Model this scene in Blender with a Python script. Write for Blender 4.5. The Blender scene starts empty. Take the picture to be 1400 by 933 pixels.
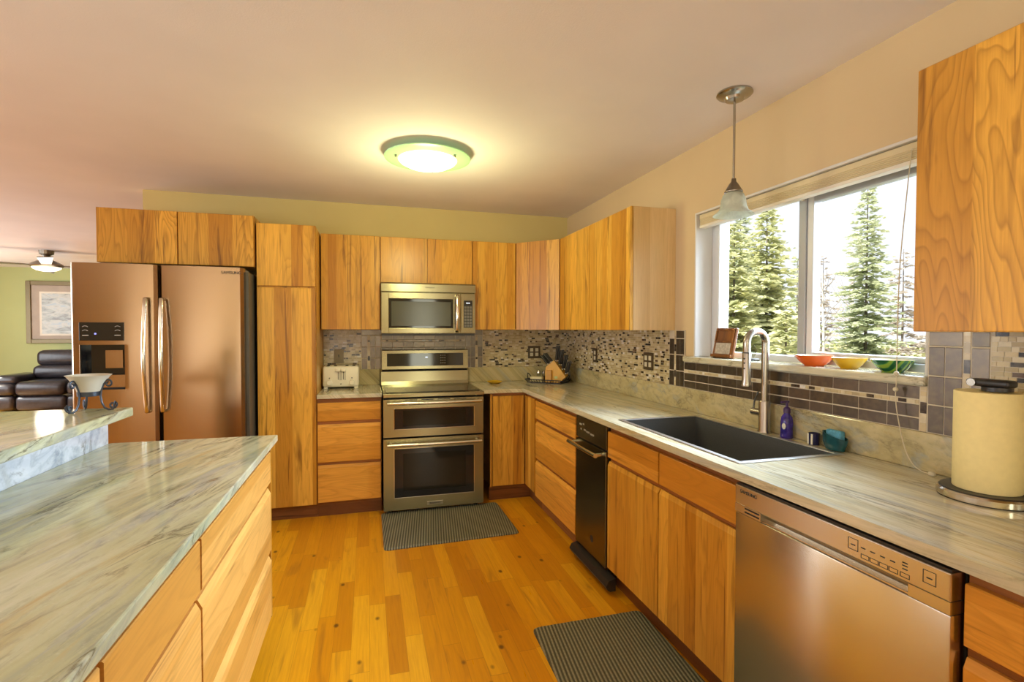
import bpy, bmesh, math, random
from mathutils import Vector, Matrix
random.seed(7)
scn = bpy.context.scene
COL = scn.collection

# ------------------------------------------------------------------ camera, world, lights, exposure
XR, YB, H = 1.8516, 4.5598, 2.4743          # right wall plane, back wall plane, ceiling height
CAM = Vector((0, 0, 1.399))
th, pit, rol, FPX = 0.27777, -0.023418, 0.001791, 690.12
fw = Vector((math.sin(th)*math.cos(pit), math.cos(th)*math.cos(pit), math.sin(pit)))
rt = Vector((math.cos(th), -math.sin(th), 0)); up = rt.cross(fw)
r2 = rt*math.cos(rol) + up*math.sin(rol); u2 = -rt*math.sin(rol) + up*math.cos(rol)
cd = bpy.data.cameras.new('camera'); cam = bpy.data.objects.new('camera', cd); COL.objects.link(cam)
m = Matrix((r2, u2, -fw)).transposed().to_4x4(); m.translation = CAM; cam.matrix_world = m
cd.sensor_width = 36; cd.lens = FPX*36/1400; cd.clip_start = .02; cd.clip_end = 300
scn.camera = cam

w = bpy.data.worlds.new('sky'); scn.world = w; w.use_nodes = True
bg = w.node_tree.nodes['Background']; bg.inputs[0].default_value = (.90, .93, 1.0, 1); bg.inputs[1].default_value = 1.22

def area(name, loc, direction, sx, sy, watts, color, spread=180):
    l = bpy.data.lights.new(name, 'AREA'); l.shape = 'RECTANGLE'; l.size = sx; l.size_y = sy; l.energy = watts; l.color = color; l.spread = math.radians(spread)
    o = bpy.data.objects.new(name, l); COL.objects.link(o); o.location = loc
    o.rotation_euler = Vector(direction).to_track_quat('-Z', 'Y').to_euler()
    return o
sl = bpy.data.lights.new('sun', 'SUN'); sl.energy = 8.5; sl.angle = .02; sl.color = (1, .93, .78)
so = bpy.data.objects.new('sun', sl); COL.objects.link(so); so.rotation_euler = Vector((.62, .30, -.72)).to_track_quat('-Z', 'Y').to_euler()
area('daylight_near_window', (1.2, -3.1, 1.45), (0, 1, 0), .5, 1.3, 16, (1, .97, .70))
area('ceiling_fill_dining', (-1.6, -1.7, 1.0), (0, .12, 1), 3.2, 1.8, 128, (1, .96, .88))  # added fill behind the camera, bounced off the ceiling; no fixture modelled
area('ceiling_fill_living', (-4.4, 6.0, .9), (0, 0, 1), 2.6, 2.6, 15, (.82, .90, 1))  # added cool upward fill to brighten the living room ceiling
area('side_fill_dining', (-6.85, 1.5, 1.35), (1, .1, 0), 4.0, 1.7, 140, (.96, .97, 1))  # added side fill at an unseen opening in the left wall
area('side_fill_living', (-6.85, 8.0, 1.4), (1, .1, 0), 3.6, 1.7, 120, (.94, .97, 1))  # added fill for the living room, at another unseen left opening
area('daylight_kitchen_window', (2.35, 1.92, 1.75), (-1, 0, -.48), 1.7, 1.1, 110, (.68, .82, 1), 92)
scn.view_settings.view_transform = 'Standard'; scn.view_settings.look = 'None'
scn.view_settings.exposure = 0.0; scn.view_settings.gamma = 1.0; scn.view_settings.use_curve_mapping = False
scn.cycles.max_bounces = 8; scn.cycles.diffuse_bounces = 5; scn.cycles.glossy_bounces = 4; scn.cycles.transparent_max_bounces = 12
scn.cycles.sample_clamp_indirect = 6; scn.cycles.use_denoising = True

# ------------------------------------------------------------------ materials
class NT:
    def __init__(s, name):
        s.m = bpy.data.materials.new(name); s.m.use_nodes = True; s.t = s.m.node_tree; s.t.nodes.clear()
        s.out = s.n('ShaderNodeOutputMaterial')
        s.p = s.n('ShaderNodeBsdfPrincipled'); s.l(s.p.outputs[0], s.out.inputs[0])
    def n(s, ty, **kw):
        x = s.t.nodes.new(ty)
        for k, v in kw.items(): setattr(x, k, v)
        return x
    def l(s, a, b): s.t.links.new(a, b)
    def set(s, sock, v):
        if hasattr(v, 'links') or isinstance(v, bpy.types.NodeSocket): s.l(v, sock)
        else: sock.default_value = v
    def math(s, op, a, b=0.0, c=None):
        x = s.n('ShaderNodeMath', operation=op); s.set(x.inputs[0], a); s.set(x.inputs[1], b)
        if c is not None: s.set(x.inputs[2], c)
        return x.outputs[0]
    def dot(s, v, k):
        x = s.n('ShaderNodeVectorMath', operation='DOT_PRODUCT'); s.l(v, x.inputs[0]); x.inputs[1].default_value = k; return x.outputs['Value']
    def comb(s, a, b, c=0.0):
        x = s.n('ShaderNodeCombineXYZ'); s.set(x.inputs[0], a); s.set(x.inputs[1], b); s.set(x.inputs[2], c); return x.outputs[0]
    def noise(s, vec, scale=1, detail=3, rough=.5, dist=0):
        x = s.n('ShaderNodeTexNoise'); s.l(vec, x.inputs['Vector']); x.inputs['Scale'].default_value = scale
        x.inputs['Detail'].default_value = detail; x.inputs['Roughness'].default_value = rough; x.inputs['Distortion'].default_value = dist
        return x.outputs[0]
    def white(s, vec):
        x = s.n('ShaderNodeTexWhiteNoise', noise_dimensions='3D'); s.l(vec, x.inputs['Vector']); return x.outputs['Value']
    def ramp(s, fac, stops, const=False):
        x = s.n('ShaderNodeValToRGB'); e = x.color_ramp.elements
        x.color_ramp.interpolation = 'CONSTANT' if const else 'LINEAR'
        while len(e) < len(stops): e.new(.5)
        for i, (p, c) in enumerate(stops): e[i].position = p; e[i].color = (*c, 1) if len(c) == 3 else c
        s.l(fac, x.inputs[0]); return x.outputs[0]
    def mix(s, f, a, b, mode='MIX'):
        x = s.n('ShaderNodeMix', data_type='RGBA', blend_type=mode)
        s.set(x.inputs[0], f)
        for k, v in ((6, a), (7, b)):
            if isinstance(v, tuple): x.inputs[k].default_value = (*v, 1)
            else: s.l(v, x.inputs[k])
        return x.outputs[2]
    def pos(s): return s.n('ShaderNodeNewGeometry').outputs['Position']
    def bump(s, h, strength=.2, dist=.002):
        x = s.n('ShaderNodeBump'); x.inputs['Strength'].default_value = strength; x.inputs['Distance'].default_value = dist
        s.l(h, x.inputs['Height']); s.l(x.outputs[0], s.p.inputs['Normal'])
    def fin(s, col=None, rough=.5, metal=0, spec=.5, **kw):
        if col is not None:
            if isinstance(col, tuple): s.p.inputs['Base Color'].default_value = (*col, 1)
            else: s.l(col, s.p.inputs['Base Color'])
        s.set(s.p.inputs['Roughness'], rough); s.p.inputs['Metallic'].default_value = metal
        s.p.inputs['Specular IOR Level'].default_value = spec
        for k, v in kw.items(): s.p.inputs[k.replace('_', ' ')].default_value = v
        return s.m

def lin(r, g, b):
    f = lambda c: (c/255/12.92) if c/255 <= .04045 else ((c/255+.055)/1.055)**2.4
    return (f(r), f(g), f(b))

def plain(name, col, rough=.5, metal=0, var=.06, scale=9, spec=.5, **kw):
    n = NT(name); nz = n.noise(n.pos(), scale, 3)
    a = tuple(max(0, c*(1-var)) for c in col); b = tuple(min(1, c*(1+var)) for c in col)
    return n.fin(n.ramp(nz, [(.3, a), (.7, b)]), rough, metal, spec, **kw)

def painted(name, col, bump=.15):
    n = NT(name); p = n.pos(); nz = n.noise(p, 2.5, 2)
    c = n.ramp(nz, [(.3, tuple(x*.97 for x in col)), (.7, tuple(min(1, x*1.02) for x in col))])
    n.bump(n.noise(p, 160, 3), bump, .002)
    return n.fin(c, .75, 0, .25)

def wood(name, A, L, bw=.085, light=(.72, .40, .060), mid=(.54, .23, .020), dark=(.16, .055, .008), rough=.32, streak=.74, ringk=.14, ringf=12.0):
    """glued hickory boards: A = across-board axis, L = grain axis"""
    n = NT(name); p = n.pos(); rnd = n.n('ShaderNodeObjectInfo').outputs['Random']
    ac = n.math('ADD', n.dot(p, A), n.math('MULTIPLY', rnd, 7.3)); al = n.math('ADD', n.dot(p, L), n.math('MULTIPLY', rnd, 13.1))
    wob = n.math('ADD', ac, n.math('MULTIPLY', n.math('SINE', n.math('MULTIPLY', ac, 23.0)), .018))
    bd = n.math('FLOOR', n.math('DIVIDE', wob, bw)); br = n.white(n.comb(bd, n.math('MULTIPLY', rnd, 91.0), 1.7))
    off = n.math('MULTIPLY', br, 37.0)
    fig = n.noise(n.comb(n.math('MULTIPLY', ac, 7.0), n.math('MULTIPLY', al, .9), off), 1, 2, .5, .6)
    ring = n.ramp(n.math('FRACT', n.math('MULTIPLY', fig, ringf)), [(0, (1,)*3), (.18, (.45,)*3), (.5, (.1,)*3), (.85, (0,)*3), (1, (1,)*3)])
    fine = n.noise(n.comb(n.math('MULTIPLY', ac, 150.0), n.math('MULTIPLY', al, 5.0), off), 1, 4, .65)
    hw = n.noise(n.comb(n.math('MULTIPLY', ac, 16.0), n.math('MULTIPLY', al, 1.3), n.math('ADD', off, 5.0)), 1, 4, .6, 1.0)
    base = n.ramp(br, [(0, tuple(c*.88 for c in mid)), (.3, tuple((a+b)/2 for a, b in zip(light, mid))), (.7, light), (1, tuple(min(1, c*1.2) for c in light))])
    c = n.mix(n.math('MULTIPLY', ring, n.math('MULTIPLY', 2.0, ringk)), base, tuple(c*.55 for c in mid))
    c = n.mix(n.ramp(fine, [(.35, (.0,)*3), (.75, (.35,)*3)]), c, tuple(c*.6 for c in mid))
    c = n.mix(n.ramp(hw, [(.56, (0,)*3), (.72, (streak,)*3), (.80, (min(1, streak*1.6),)*3)]), c, dark)
    ln = n.noise(n.comb(n.math('MULTIPLY', ac, 34.0), n.math('MULTIPLY', al, 1.0), n.math('ADD', off, 9.0)), 1, 3, .5, .8)
    c = n.mix(n.ramp(ln, [(.635, (0,)*3), (.68, (streak*1.1,)*3), (.74, (0,)*3)]), c, dark)
    n.bump(fine, .05, .001)
    return n.fin(c, rough, 0, .4)

WV = wood('hickory_vertical_grain', (1, -1, 0), (0, 0, 1))
WVL = wood('hickory_vertical_grain_broad_figure', (1, -1, 0), (0, 0, 1), bw=.17, light=(.68, .36, .050), mid=(.50, .21, .022), ringk=.26, ringf=24.0)
WH = wood('hickory_horizontal_grain', (0, 0, 1), (1, 1, 0), bw=.13, light=(.74, .36, .055), mid=(.62, .26, .026), streak=.4)
WPALE = wood('pale_maple_panel', (1, -1, 0), (0, 0, 1), bw=.14, light=(.74, .54, .27), mid=(.66, .42, .17), streak=.05, ringk=.04)
WISL = wood('island_hickory', (0, 0, 1), (1, 1, 0), bw=.13, light=(.74, .41, .11), mid=(.64, .31, .06), streak=.4)
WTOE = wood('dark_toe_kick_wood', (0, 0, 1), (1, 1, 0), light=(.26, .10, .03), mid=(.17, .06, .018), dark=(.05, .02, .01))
WRAIL = wood('reddish_rail_wood', (0, 0, 1), (1, 1, 0), light=(.38, .15, .045), mid=(.30, .11, .03), dark=(.10, .03, .01))
WBLOCK = wood('knife_block_wood', (1, 1, 0), (0, 0, 1), bw=.03, light=(.72, .40, .05), mid=(.62, .30, .03), streak=.05)
WPLAQUE = wood('dark_walnut_plaque', (0, 1, 0), (0, 0, 1), bw=.04, light=(.26, .10, .02), mid=(.15, .05, .012), dark=(.05, .02, .01))

def floor_mat():
    n = NT('honey_plank_floor'); p = n.pos(); bw = .078
    x = n.dot(p, (1, 0, 0)); y = n.dot(p, (0, 1, 0))
    row = n.math('FLOOR', n.math('DIVIDE', x, bw)); ro = n.white(n.comb(row, 3.3, 0.0))
    yy = n.math('ADD', n.math('DIVIDE', y, .62), n.math('MULTIPLY', ro, 9.0)); cell = n.math('FLOOR', yy)
    br = n.white(n.comb(row, cell, 2.0)); off = n.math('MULTIPLY', br, 41.0)
    fine = n.noise(n.comb(n.math('MULTIPLY', x, 120.0), n.math('MULTIPLY', y, 5.0), off), 1, 4, .6)
    fig = n.noise(n.comb(n.math('MULTIPLY', x, 14.0), n.math('MULTIPLY', y, 1.6), off), 1, 3, .5, 1.2)
    c = n.ramp(br, [(0, (.53, .205, .004)), (.3, (.62, .255, .005)), (.7, (.70, .315, .007)), (1, (.78, .40, .016))])
    c = n.mix(n.ramp(fine, [(.35, (0,)*3), (.8, (.35,)*3)]), c, (.33, .11, .01))
    c = n.mix(n.ramp(fig, [(.60, (0,)*3), (.78, (.55,)*3)]), c, (.24, .085, .012))
    vor = n.n('ShaderNodeTexVoronoi'); n.l(n.comb(n.math('MULTIPLY', x, 9.0), n.math('MULTIPLY', y, 6.0), 0.0), vor.inputs['Vector']); vor.inputs['Scale'].default_value = 1
    kn = n.math('MULTIPLY', n.ramp(vor.outputs['Distance'], [(.06, (1,)*3), (.13, (0,)*3)]), n.math('GREATER_THAN', n.white(vor.outputs['Position']), .30))
    c = n.mix(n.math('MULTIPLY', kn, .85), c, (.07, .02, .006))
    ex = n.math('ABSOLUTE', n.math('SUBTRACT', n.math('FRACT', n.math('DIVIDE', x, bw)), .5)); ey = n.math('ABSOLUTE', n.math('SUBTRACT', n.math('FRACT', yy), .5))
    ed = n.math('MAXIMUM', n.math('GREATER_THAN', ex, .488), n.math('GREATER_THAN', ey, .4975))
    c = n.mix(n.math('MULTIPLY', ed, .35), c, (.16, .05, .01))
    return n.fin(c, n.ramp(fine, [(0, (.24,)*3), (1, (.36,)*3)]), 0, .4)
FLOOR = floor_mat()

def granite(name, ang, base=((.43, .43, .25), (.27, .31, .25), (.53, .53, .36)), dark=(.085, .07, .035), cool=(.33, .36, .33), gold=(.46, .35, .14), sx=2.2, sy=13, k=1.0):
    n = NT(name); p = n.pos(); ca, sa = math.cos(ang), math.sin(ang)
    # veins run along the direction (sa, ca); height enters both coordinates so that edges and splashes keep the pattern
    al = n.dot(p, (sa, ca, .3)); ac = n.dot(p, (ca, -sa, .9))
    v = n.comb(n.math('MULTIPLY', ac, sy), n.math('MULTIPLY', al, sx), 0.0)
    v2 = n.comb(n.math('MULTIPLY', ac, sy), n.math('MULTIPLY', al, sx), 7.0)
    big = n.noise(v, .5, 4, .55, 1.0); med = n.noise(v2, .8, 5, .6, .9); small = n.noise(v, 3.2, 5, .7, .5); fine = n.noise(p, 110, 4, .7)
    c = n.ramp(big, [(.28, base[1]), (.42, base[0]), (.55, base[2]), (.66, base[0]), (.78, base[1])])
    c = n.mix(n.ramp(med, [(.55, (0,)*3), (.68, (.85,)*3)]), c, cool)
    c = n.mix(n.ramp(med, [(.30, (.75,)*3), (.42, (0,)*3)]), c, gold)
    c = n.mix(n.ramp(small, [(.50, (0,)*3), (.75, (.55,)*3)]), c, tuple(x*.55 for x in base[1]))
    def vein(seed, sc, wd, keep, st):
        vv = n.comb(n.math('MULTIPLY', ac, sy*.8), n.math('MULTIPLY', al, sx*.9), seed)
        q = n.math('ABSOLUTE', n.math('SUBTRACT', n.noise(vv, sc, 6, .6, 1.2), .5))
        line = n.ramp(q, [(0, (1,)*3), (wd, (.55,)*3), (wd*2.6, (0,)*3)])
        msk = n.ramp(n.noise(vv, sc*1.4, 2), [(keep, (0,)*3), (keep+.12, (1,)*3)])
        return n.math('MULTIPLY', n.math('MULTIPLY', line, msk), n.math('MULTIPLY', n.ramp(fine, [(.30, (.35,)*3), (.55, (1,)*3)]), st))
    c = n.mix(vein(21.0, .55, .010, .46, .92*k), c, dark)
    c = n.mix(vein(33.0, 1.1, .016, .52, .75*k), c, dark)
    c = n.mix(n.ramp(fine, [(.55, (0,)*3), (.8, (.25,)*3)]), c, (.68, .64, .5))
    return n.fin(c, .09, 0, .5)
GR_ISL = granite('island_granite', .22)
GR_CTR = granite('counter_granite', -.06, base=((.56, .51, .34), (.44, .43, .31), (.64, .60, .45)), cool=(.42, .44, .40), sx=1.6, sy=20, k=.7)
GR_SPL = granite('splash_granite', .25, base=((.46, .39, .20), (.33, .32, .18), (.55, .47, .26)), sx=5, sy=12, k=.6)
GR_RISER = granite('riser_granite', .3, base=((.46, .49, .52), (.32, .36, .40), (.58, .60, .62)), gold=(.40, .41, .40), cool=(.24, .28, .32), sx=6, sy=9)

def steel(name, col=(.46, .42, .30), rough=.27, brush=(1, 1, 220), an=.75):
    n = NT(name); p = n.pos()
    v = n.n('ShaderNodeVectorMath', operation='MULTIPLY'); n.l(p, v.inputs[0]); v.inputs[1].default_value = brush
    nz = n.noise(v.outputs[0], 1.5, 4, .6)
    c = n.ramp(nz, [(.3, tuple(x*.97 for x in col)), (.7, tuple(min(1, x*1.02) for x in col))])
    if an:
        tg = n.n('ShaderNodeTangent', direction_type='RADIAL', axis='Z'); n.l(tg.outputs[0], n.p.inputs['Tangent'])
        n.p.inputs['Anisotropic'].default_value = an; n.p.inputs['Anisotropic Rotation'].default_value = .25
    return n.fin(c, n.ramp(nz, [(.2, (rough*.92,)*3), (.8, (rough*1.08,)*3)]), 1.0, .5)
ST = steel('brushed_steel', (.36, .33, .205), .25); STV = steel('brushed_steel_vertical', (.40, .285, .18), .23); STH = steel('polished_steel', (.66, .63, .54), .14, an=0)
STDW = steel('dishwasher_steel', (.66, .62, .53), .25); STDK = steel('dark_steel', (.20, .185, .13), .25)
NICKEL = steel('brushed_nickel', (.42, .40, .35), .25, an=0); NICKELD = steel('dark_nickel', (.24, .21, .17), .3, an=0)
BLACKGLASS = plain('black_glass', (.012, .012, .013), .06); BLACKPL = plain('black_plastic', (.018, .017, .017), .35); SHADOWBLACK = plain('matte_black', (.01, .01, .01), .8)
OVENGLASS = plain('smoked_oven_glass', (.014, .013, .009), .07, spec=.3); MWGLASS = plain('microwave_window_mesh', (.055, .055, .03), .16)
GREYPL = plain('grey_plastic', (.16, .16, .15), .4); INK = plain('dark_print', (.02, .018, .018), .5); INKW = plain('pale_print', (.62, .62, .60), .5)
WHITEPL = plain('cream_white_plastic', (.88, .86, .74), .3, var=.02); WHITEVINYL = plain('white_vinyl', (.62, .64, .66), .3, var=.02); GREYVINYL = plain('grey_vinyl', (.36, .38, .40), .35, var=.02)
WALLB = painted('warm_beige_paint', (.60, .50, .225)); WALLR = painted('peach_beige_paint', (.58, .45, .27)); CEIL = painted('pinkish_white_ceiling_paint', (.77, .73, .72), .3)
CEIL_LIT = painted('daylit_ceiling_paint', (.82, .80, .76), .3); GREEN = painted('sage_green_paint', (.45, .50, .23)); REVEAL = painted('white_reveal_paint', (.62, .61, .58))  # living room ceiling colour lightened to carry the daylight falling there
BRONZE = plain('bronze_plate', (.085, .06, .035), .4, .3); IVORY = plain('ivory_outlet', (.62, .58, .44), .4)
BLINDF = plain('beige_blind_fabric', (.62, .53, .33), .8); CORD = plain('cream_cord', (.62, .56, .40), .7)
ORANGE = plain('orange_glaze', (.72, .13, .015), .15); YELLOW = plain('yellow_glaze', (.66, .40, .015), .15); CREAMGL = plain('cream_glaze', (.75, .66, .45), .2)
def green_bowl():
    n = NT('green_striped_glaze'); p = n.pos(); wv = n.n('ShaderNodeTexWave'); n.l(p, wv.inputs[0]); wv.inputs['Scale'].default_value = 14; wv.inputs['Distortion'].default_value = 3
    return n.fin(n.ramp(wv.outputs[1], [(.35, (.01, .09, .03)), (.6, (.03, .22, .05)), (.85, (.22, .36, .04))]), .15)
GREENB = green_bowl()
TEAL = plain('teal_ceramic', (.012, .075, .085), .2, var=.3, scale=40); SPONGE = plain('blue_sponge', (.10, .34, .50), .9, var=.2, scale=120)
NAVY = plain('navy_glaze', (.015, .015, .07), .25); PURPLE = plain('purple_bottle', (.05, .03, .30), .12, var=.35, scale=45, Transmission_Weight=.25); PUMP = plain('dark_purple_pump', (.045, .015, .10), .3)
LABELW = plain('white_flower_label', (.75, .74, .62), .5); PAPER = plain('paper_towel', (.80, .68, .32), .95, var=.03, scale=60)
SINKM = plain('charcoal_composite', (.075, .078, .074), .38, var=.15, scale=300)
IRON = plain('wrought_iron', (.06, .07, .085), .4, .8); BLACKIRON = plain('black_wire', (.012, .013, .016), .4, .5)
FROST = plain('frosted_bowl_glass', (.66, .62, .50), .35, var=.04, Transmission_Weight=.25)
LEATHER = plain('dark_brown_leather', (.028, .024, .028), .28, var=.3, scale=25); FRAMEG = plain('bronze_frame', (.17, .13, .055), .4, .3); MATB = plain('taupe_mount', (.42, .36, .30), .8); CREAMLINE = plain('cream_mount_edge', (.74, .70, .60), .8)
BARK = plain('grey_bark', (.20, .17, .15), .9, var=.3, scale=20); BIRCH = plain('pale_birch_bark', (.62, .60, .58), .8, var=.2, scale=12)

def art_mat():
    n = NT('sketch_print'); p = n.pos(); nz = n.noise(n.comb(n.math('MULTIPLY', n.dot(p, (1, 0, 0)), 3.0), n.math('MULTIPLY', n.dot(p, (0, 0, 1)), 9.0), 0.0), 1.3, 4, .6, .8)
    return n.fin(n.ramp(nz, [(.35, (.14, .12, .10)), (.45, (.28, .30, .25)), (.55, (.45, .43, .36)), (.68, (.26, .34, .38))]), .15)
ART = art_mat()
def mat_mat():
    n = NT('woven_rubber_mat'); p = n.pos()
    a = n.math('SINE', n.math('MULTIPLY', n.dot(p, (1, -.12, 0)), 370.0)); b = n.math('SINE', n.math('MULTIPLY', n.dot(p, (.1, 1, 0)), 300.0))
    h = n.math('ADD', n.math('MULTIPLY', n.math('MULTIPLY', a, b), .35), n.math('MULTIPLY', a, .65)); n.bump(h, .5, .003)
    return n.fin(n.ramp(n.math('ADD', n.math('MULTIPLY', h, .5), .5), [(.36, (.05, .05, .032)), (.70, (.25, .24, .155))]), .55)
MATM = mat_mat()
def islands(name, stops, rough, metal, spec=.5, const=True):
    n = NT(name); g = n.n('ShaderNodeNewGeometry'); nz = n.noise(g.outputs['Position'], 40, 3)
    c = n.ramp(g.outputs['Random Per Island'], stops, const)
    c = n.mix(n.ramp(nz, [(.4, (0,)*3), (.7, (.3,)*3)]), c, (.30, .25, .16))
    return n.fin(c, rough, metal, spec)
MOSAIC = islands('glass_mosaic', [(0, (.48, .40, .22)), (.25, (.58, .49, .29)), (.50, (.42, .34, .18)), (.62, (.64, .57, .40)), (.75, (.36, .28, .15)), (.80, (.014, .010, .008)), (.93, (.09, .045, .025)), (.96, (.75, .72, .66))], .18, 0)
STRIPM = islands('mosaic_strip', [(0, (.58, .48, .29)), (.35, (.68, .60, .42)), (.66, (.03, .02, .015)), (.80, (.46, .38, .24)), (.90, (.74, .72, .66))], .18, 0)
TILEM = islands('brushed_metal_tile', [(0, (.13, .113, .095)), (.35, (.165, .145, .122)), (.7, (.12, .105, .092)), (1, (.19, .165, .14))], .28, .85, const=False)
GROUT = plain('sandy_grout', (.46, .38, .22), .9); GROUTL = plain('light_grout', (.60, .54, .42), .9)

def emit(name, col, strength):  # only for lit lamps and displays
    n = NT(name); return n.fin(col, .3, Emission_Color=(*col, 1), Emission_Strength=strength)
LAMPG = emit('glowing_lamp_bowl', (1.0, .97, .72), 1.9); FANG = emit('glowing_fan_glass', (1, .93, .75), 1.2); LED = emit('blue_indicator', (.25, .3, 1), 1.2); DIGIT = emit('display_digits', (.7, .8, 1), 1.0)
def glassm(name, tint, ior=1.45, rough=.0):
    n = NT(name); t = n.n('ShaderNodeBsdfTransparent'); t.inputs[0].default_value = (*tint, 1); g = n.n('ShaderNodeBsdfGlossy'); g.inputs['Roughness'].default_value = rough
    f = n.n('ShaderNodeFresnel'); bf = n.n('ShaderNodeNewGeometry').outputs['Backfacing']; n.l(n.math('ADD', n.math('MULTIPLY', bf, 1/ior-ior), ior), f.inputs[0]); mx = n.n('ShaderNodeMixShader'); n.l(f.outputs[0], mx.inputs[0]); n.l(t.outputs[0], mx.inputs[1]); n.l(g.outputs[0], mx.inputs[2])
    n.l(mx.outputs[0], n.out.inputs[0]); return n.m
PANE = glassm('window_glass', (.97, .98, .98), 1.10); CLEAR = glassm('clear_glass', (.80, .82, .76))
def translucent(name, col, tr=.5, em=0.0):
    n = NT(name); n.t.nodes.remove(n.p); nz = n.noise(n.pos(), 22, 3, .6, 1.5); c = n.ramp(nz, [(.35, tuple(x*.82 for x in col)), (.65, col)])
    d = n.n('ShaderNodeBsdfDiffuse'); t = n.n('ShaderNodeBsdfTranslucent'); g = n.n('ShaderNodeBsdfGlossy'); g.inputs['Roughness'].default_value = .15
    n.l(c, d.inputs[0]); n.l(c, t.inputs[0]); a = n.n('ShaderNodeMixShader'); a.inputs[0].default_value = tr; n.l(d.outputs[0], a.inputs[1]); n.l(t.outputs[0], a.inputs[2])
    b = n.n('ShaderNodeMixShader'); b.inputs[0].default_value = .08; n.l(a.outputs[0], b.inputs[1]); n.l(g.outputs[0], b.inputs[2]); n.l(b.outputs[0], n.out.inputs[0]); return n.m
ALAB = translucent('alabaster_shade', (.76, .80, .70), .5); GREENGLASS = emit('lit_green_lamp_plate', (.34, .58, .28), .30)
def leafm(name, a, b):
    n = NT(name); g = n.n('ShaderNodeNewGeometry'); n.t.nodes.remove(n.p)
    c = n.ramp(g.outputs['Random Per Island'], [(0, a), (1, b)]); d = n.n('ShaderNodeBsdfDiffuse'); t = n.n('ShaderNodeBsdfTranslucent'); n.l(c, d.inputs[0]); n.l(c, t.inputs[0])
    x = n.n('ShaderNodeMixShader'); x.inputs[0].default_value = .4; n.l(d.outputs[0], x.inputs[1]); n.l(t.outputs[0], x.inputs[2]); n.l(x.outputs[0], n.out.inputs[0]); return n.m
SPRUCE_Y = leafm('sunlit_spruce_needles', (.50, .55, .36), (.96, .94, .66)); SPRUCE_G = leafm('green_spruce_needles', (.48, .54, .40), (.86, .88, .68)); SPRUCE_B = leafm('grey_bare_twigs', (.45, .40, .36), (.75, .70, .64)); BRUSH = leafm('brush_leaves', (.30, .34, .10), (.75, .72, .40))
GROUND = plain('dry_grass_ground', (.48, .44, .24), .95, var=.3, scale=3)

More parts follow.
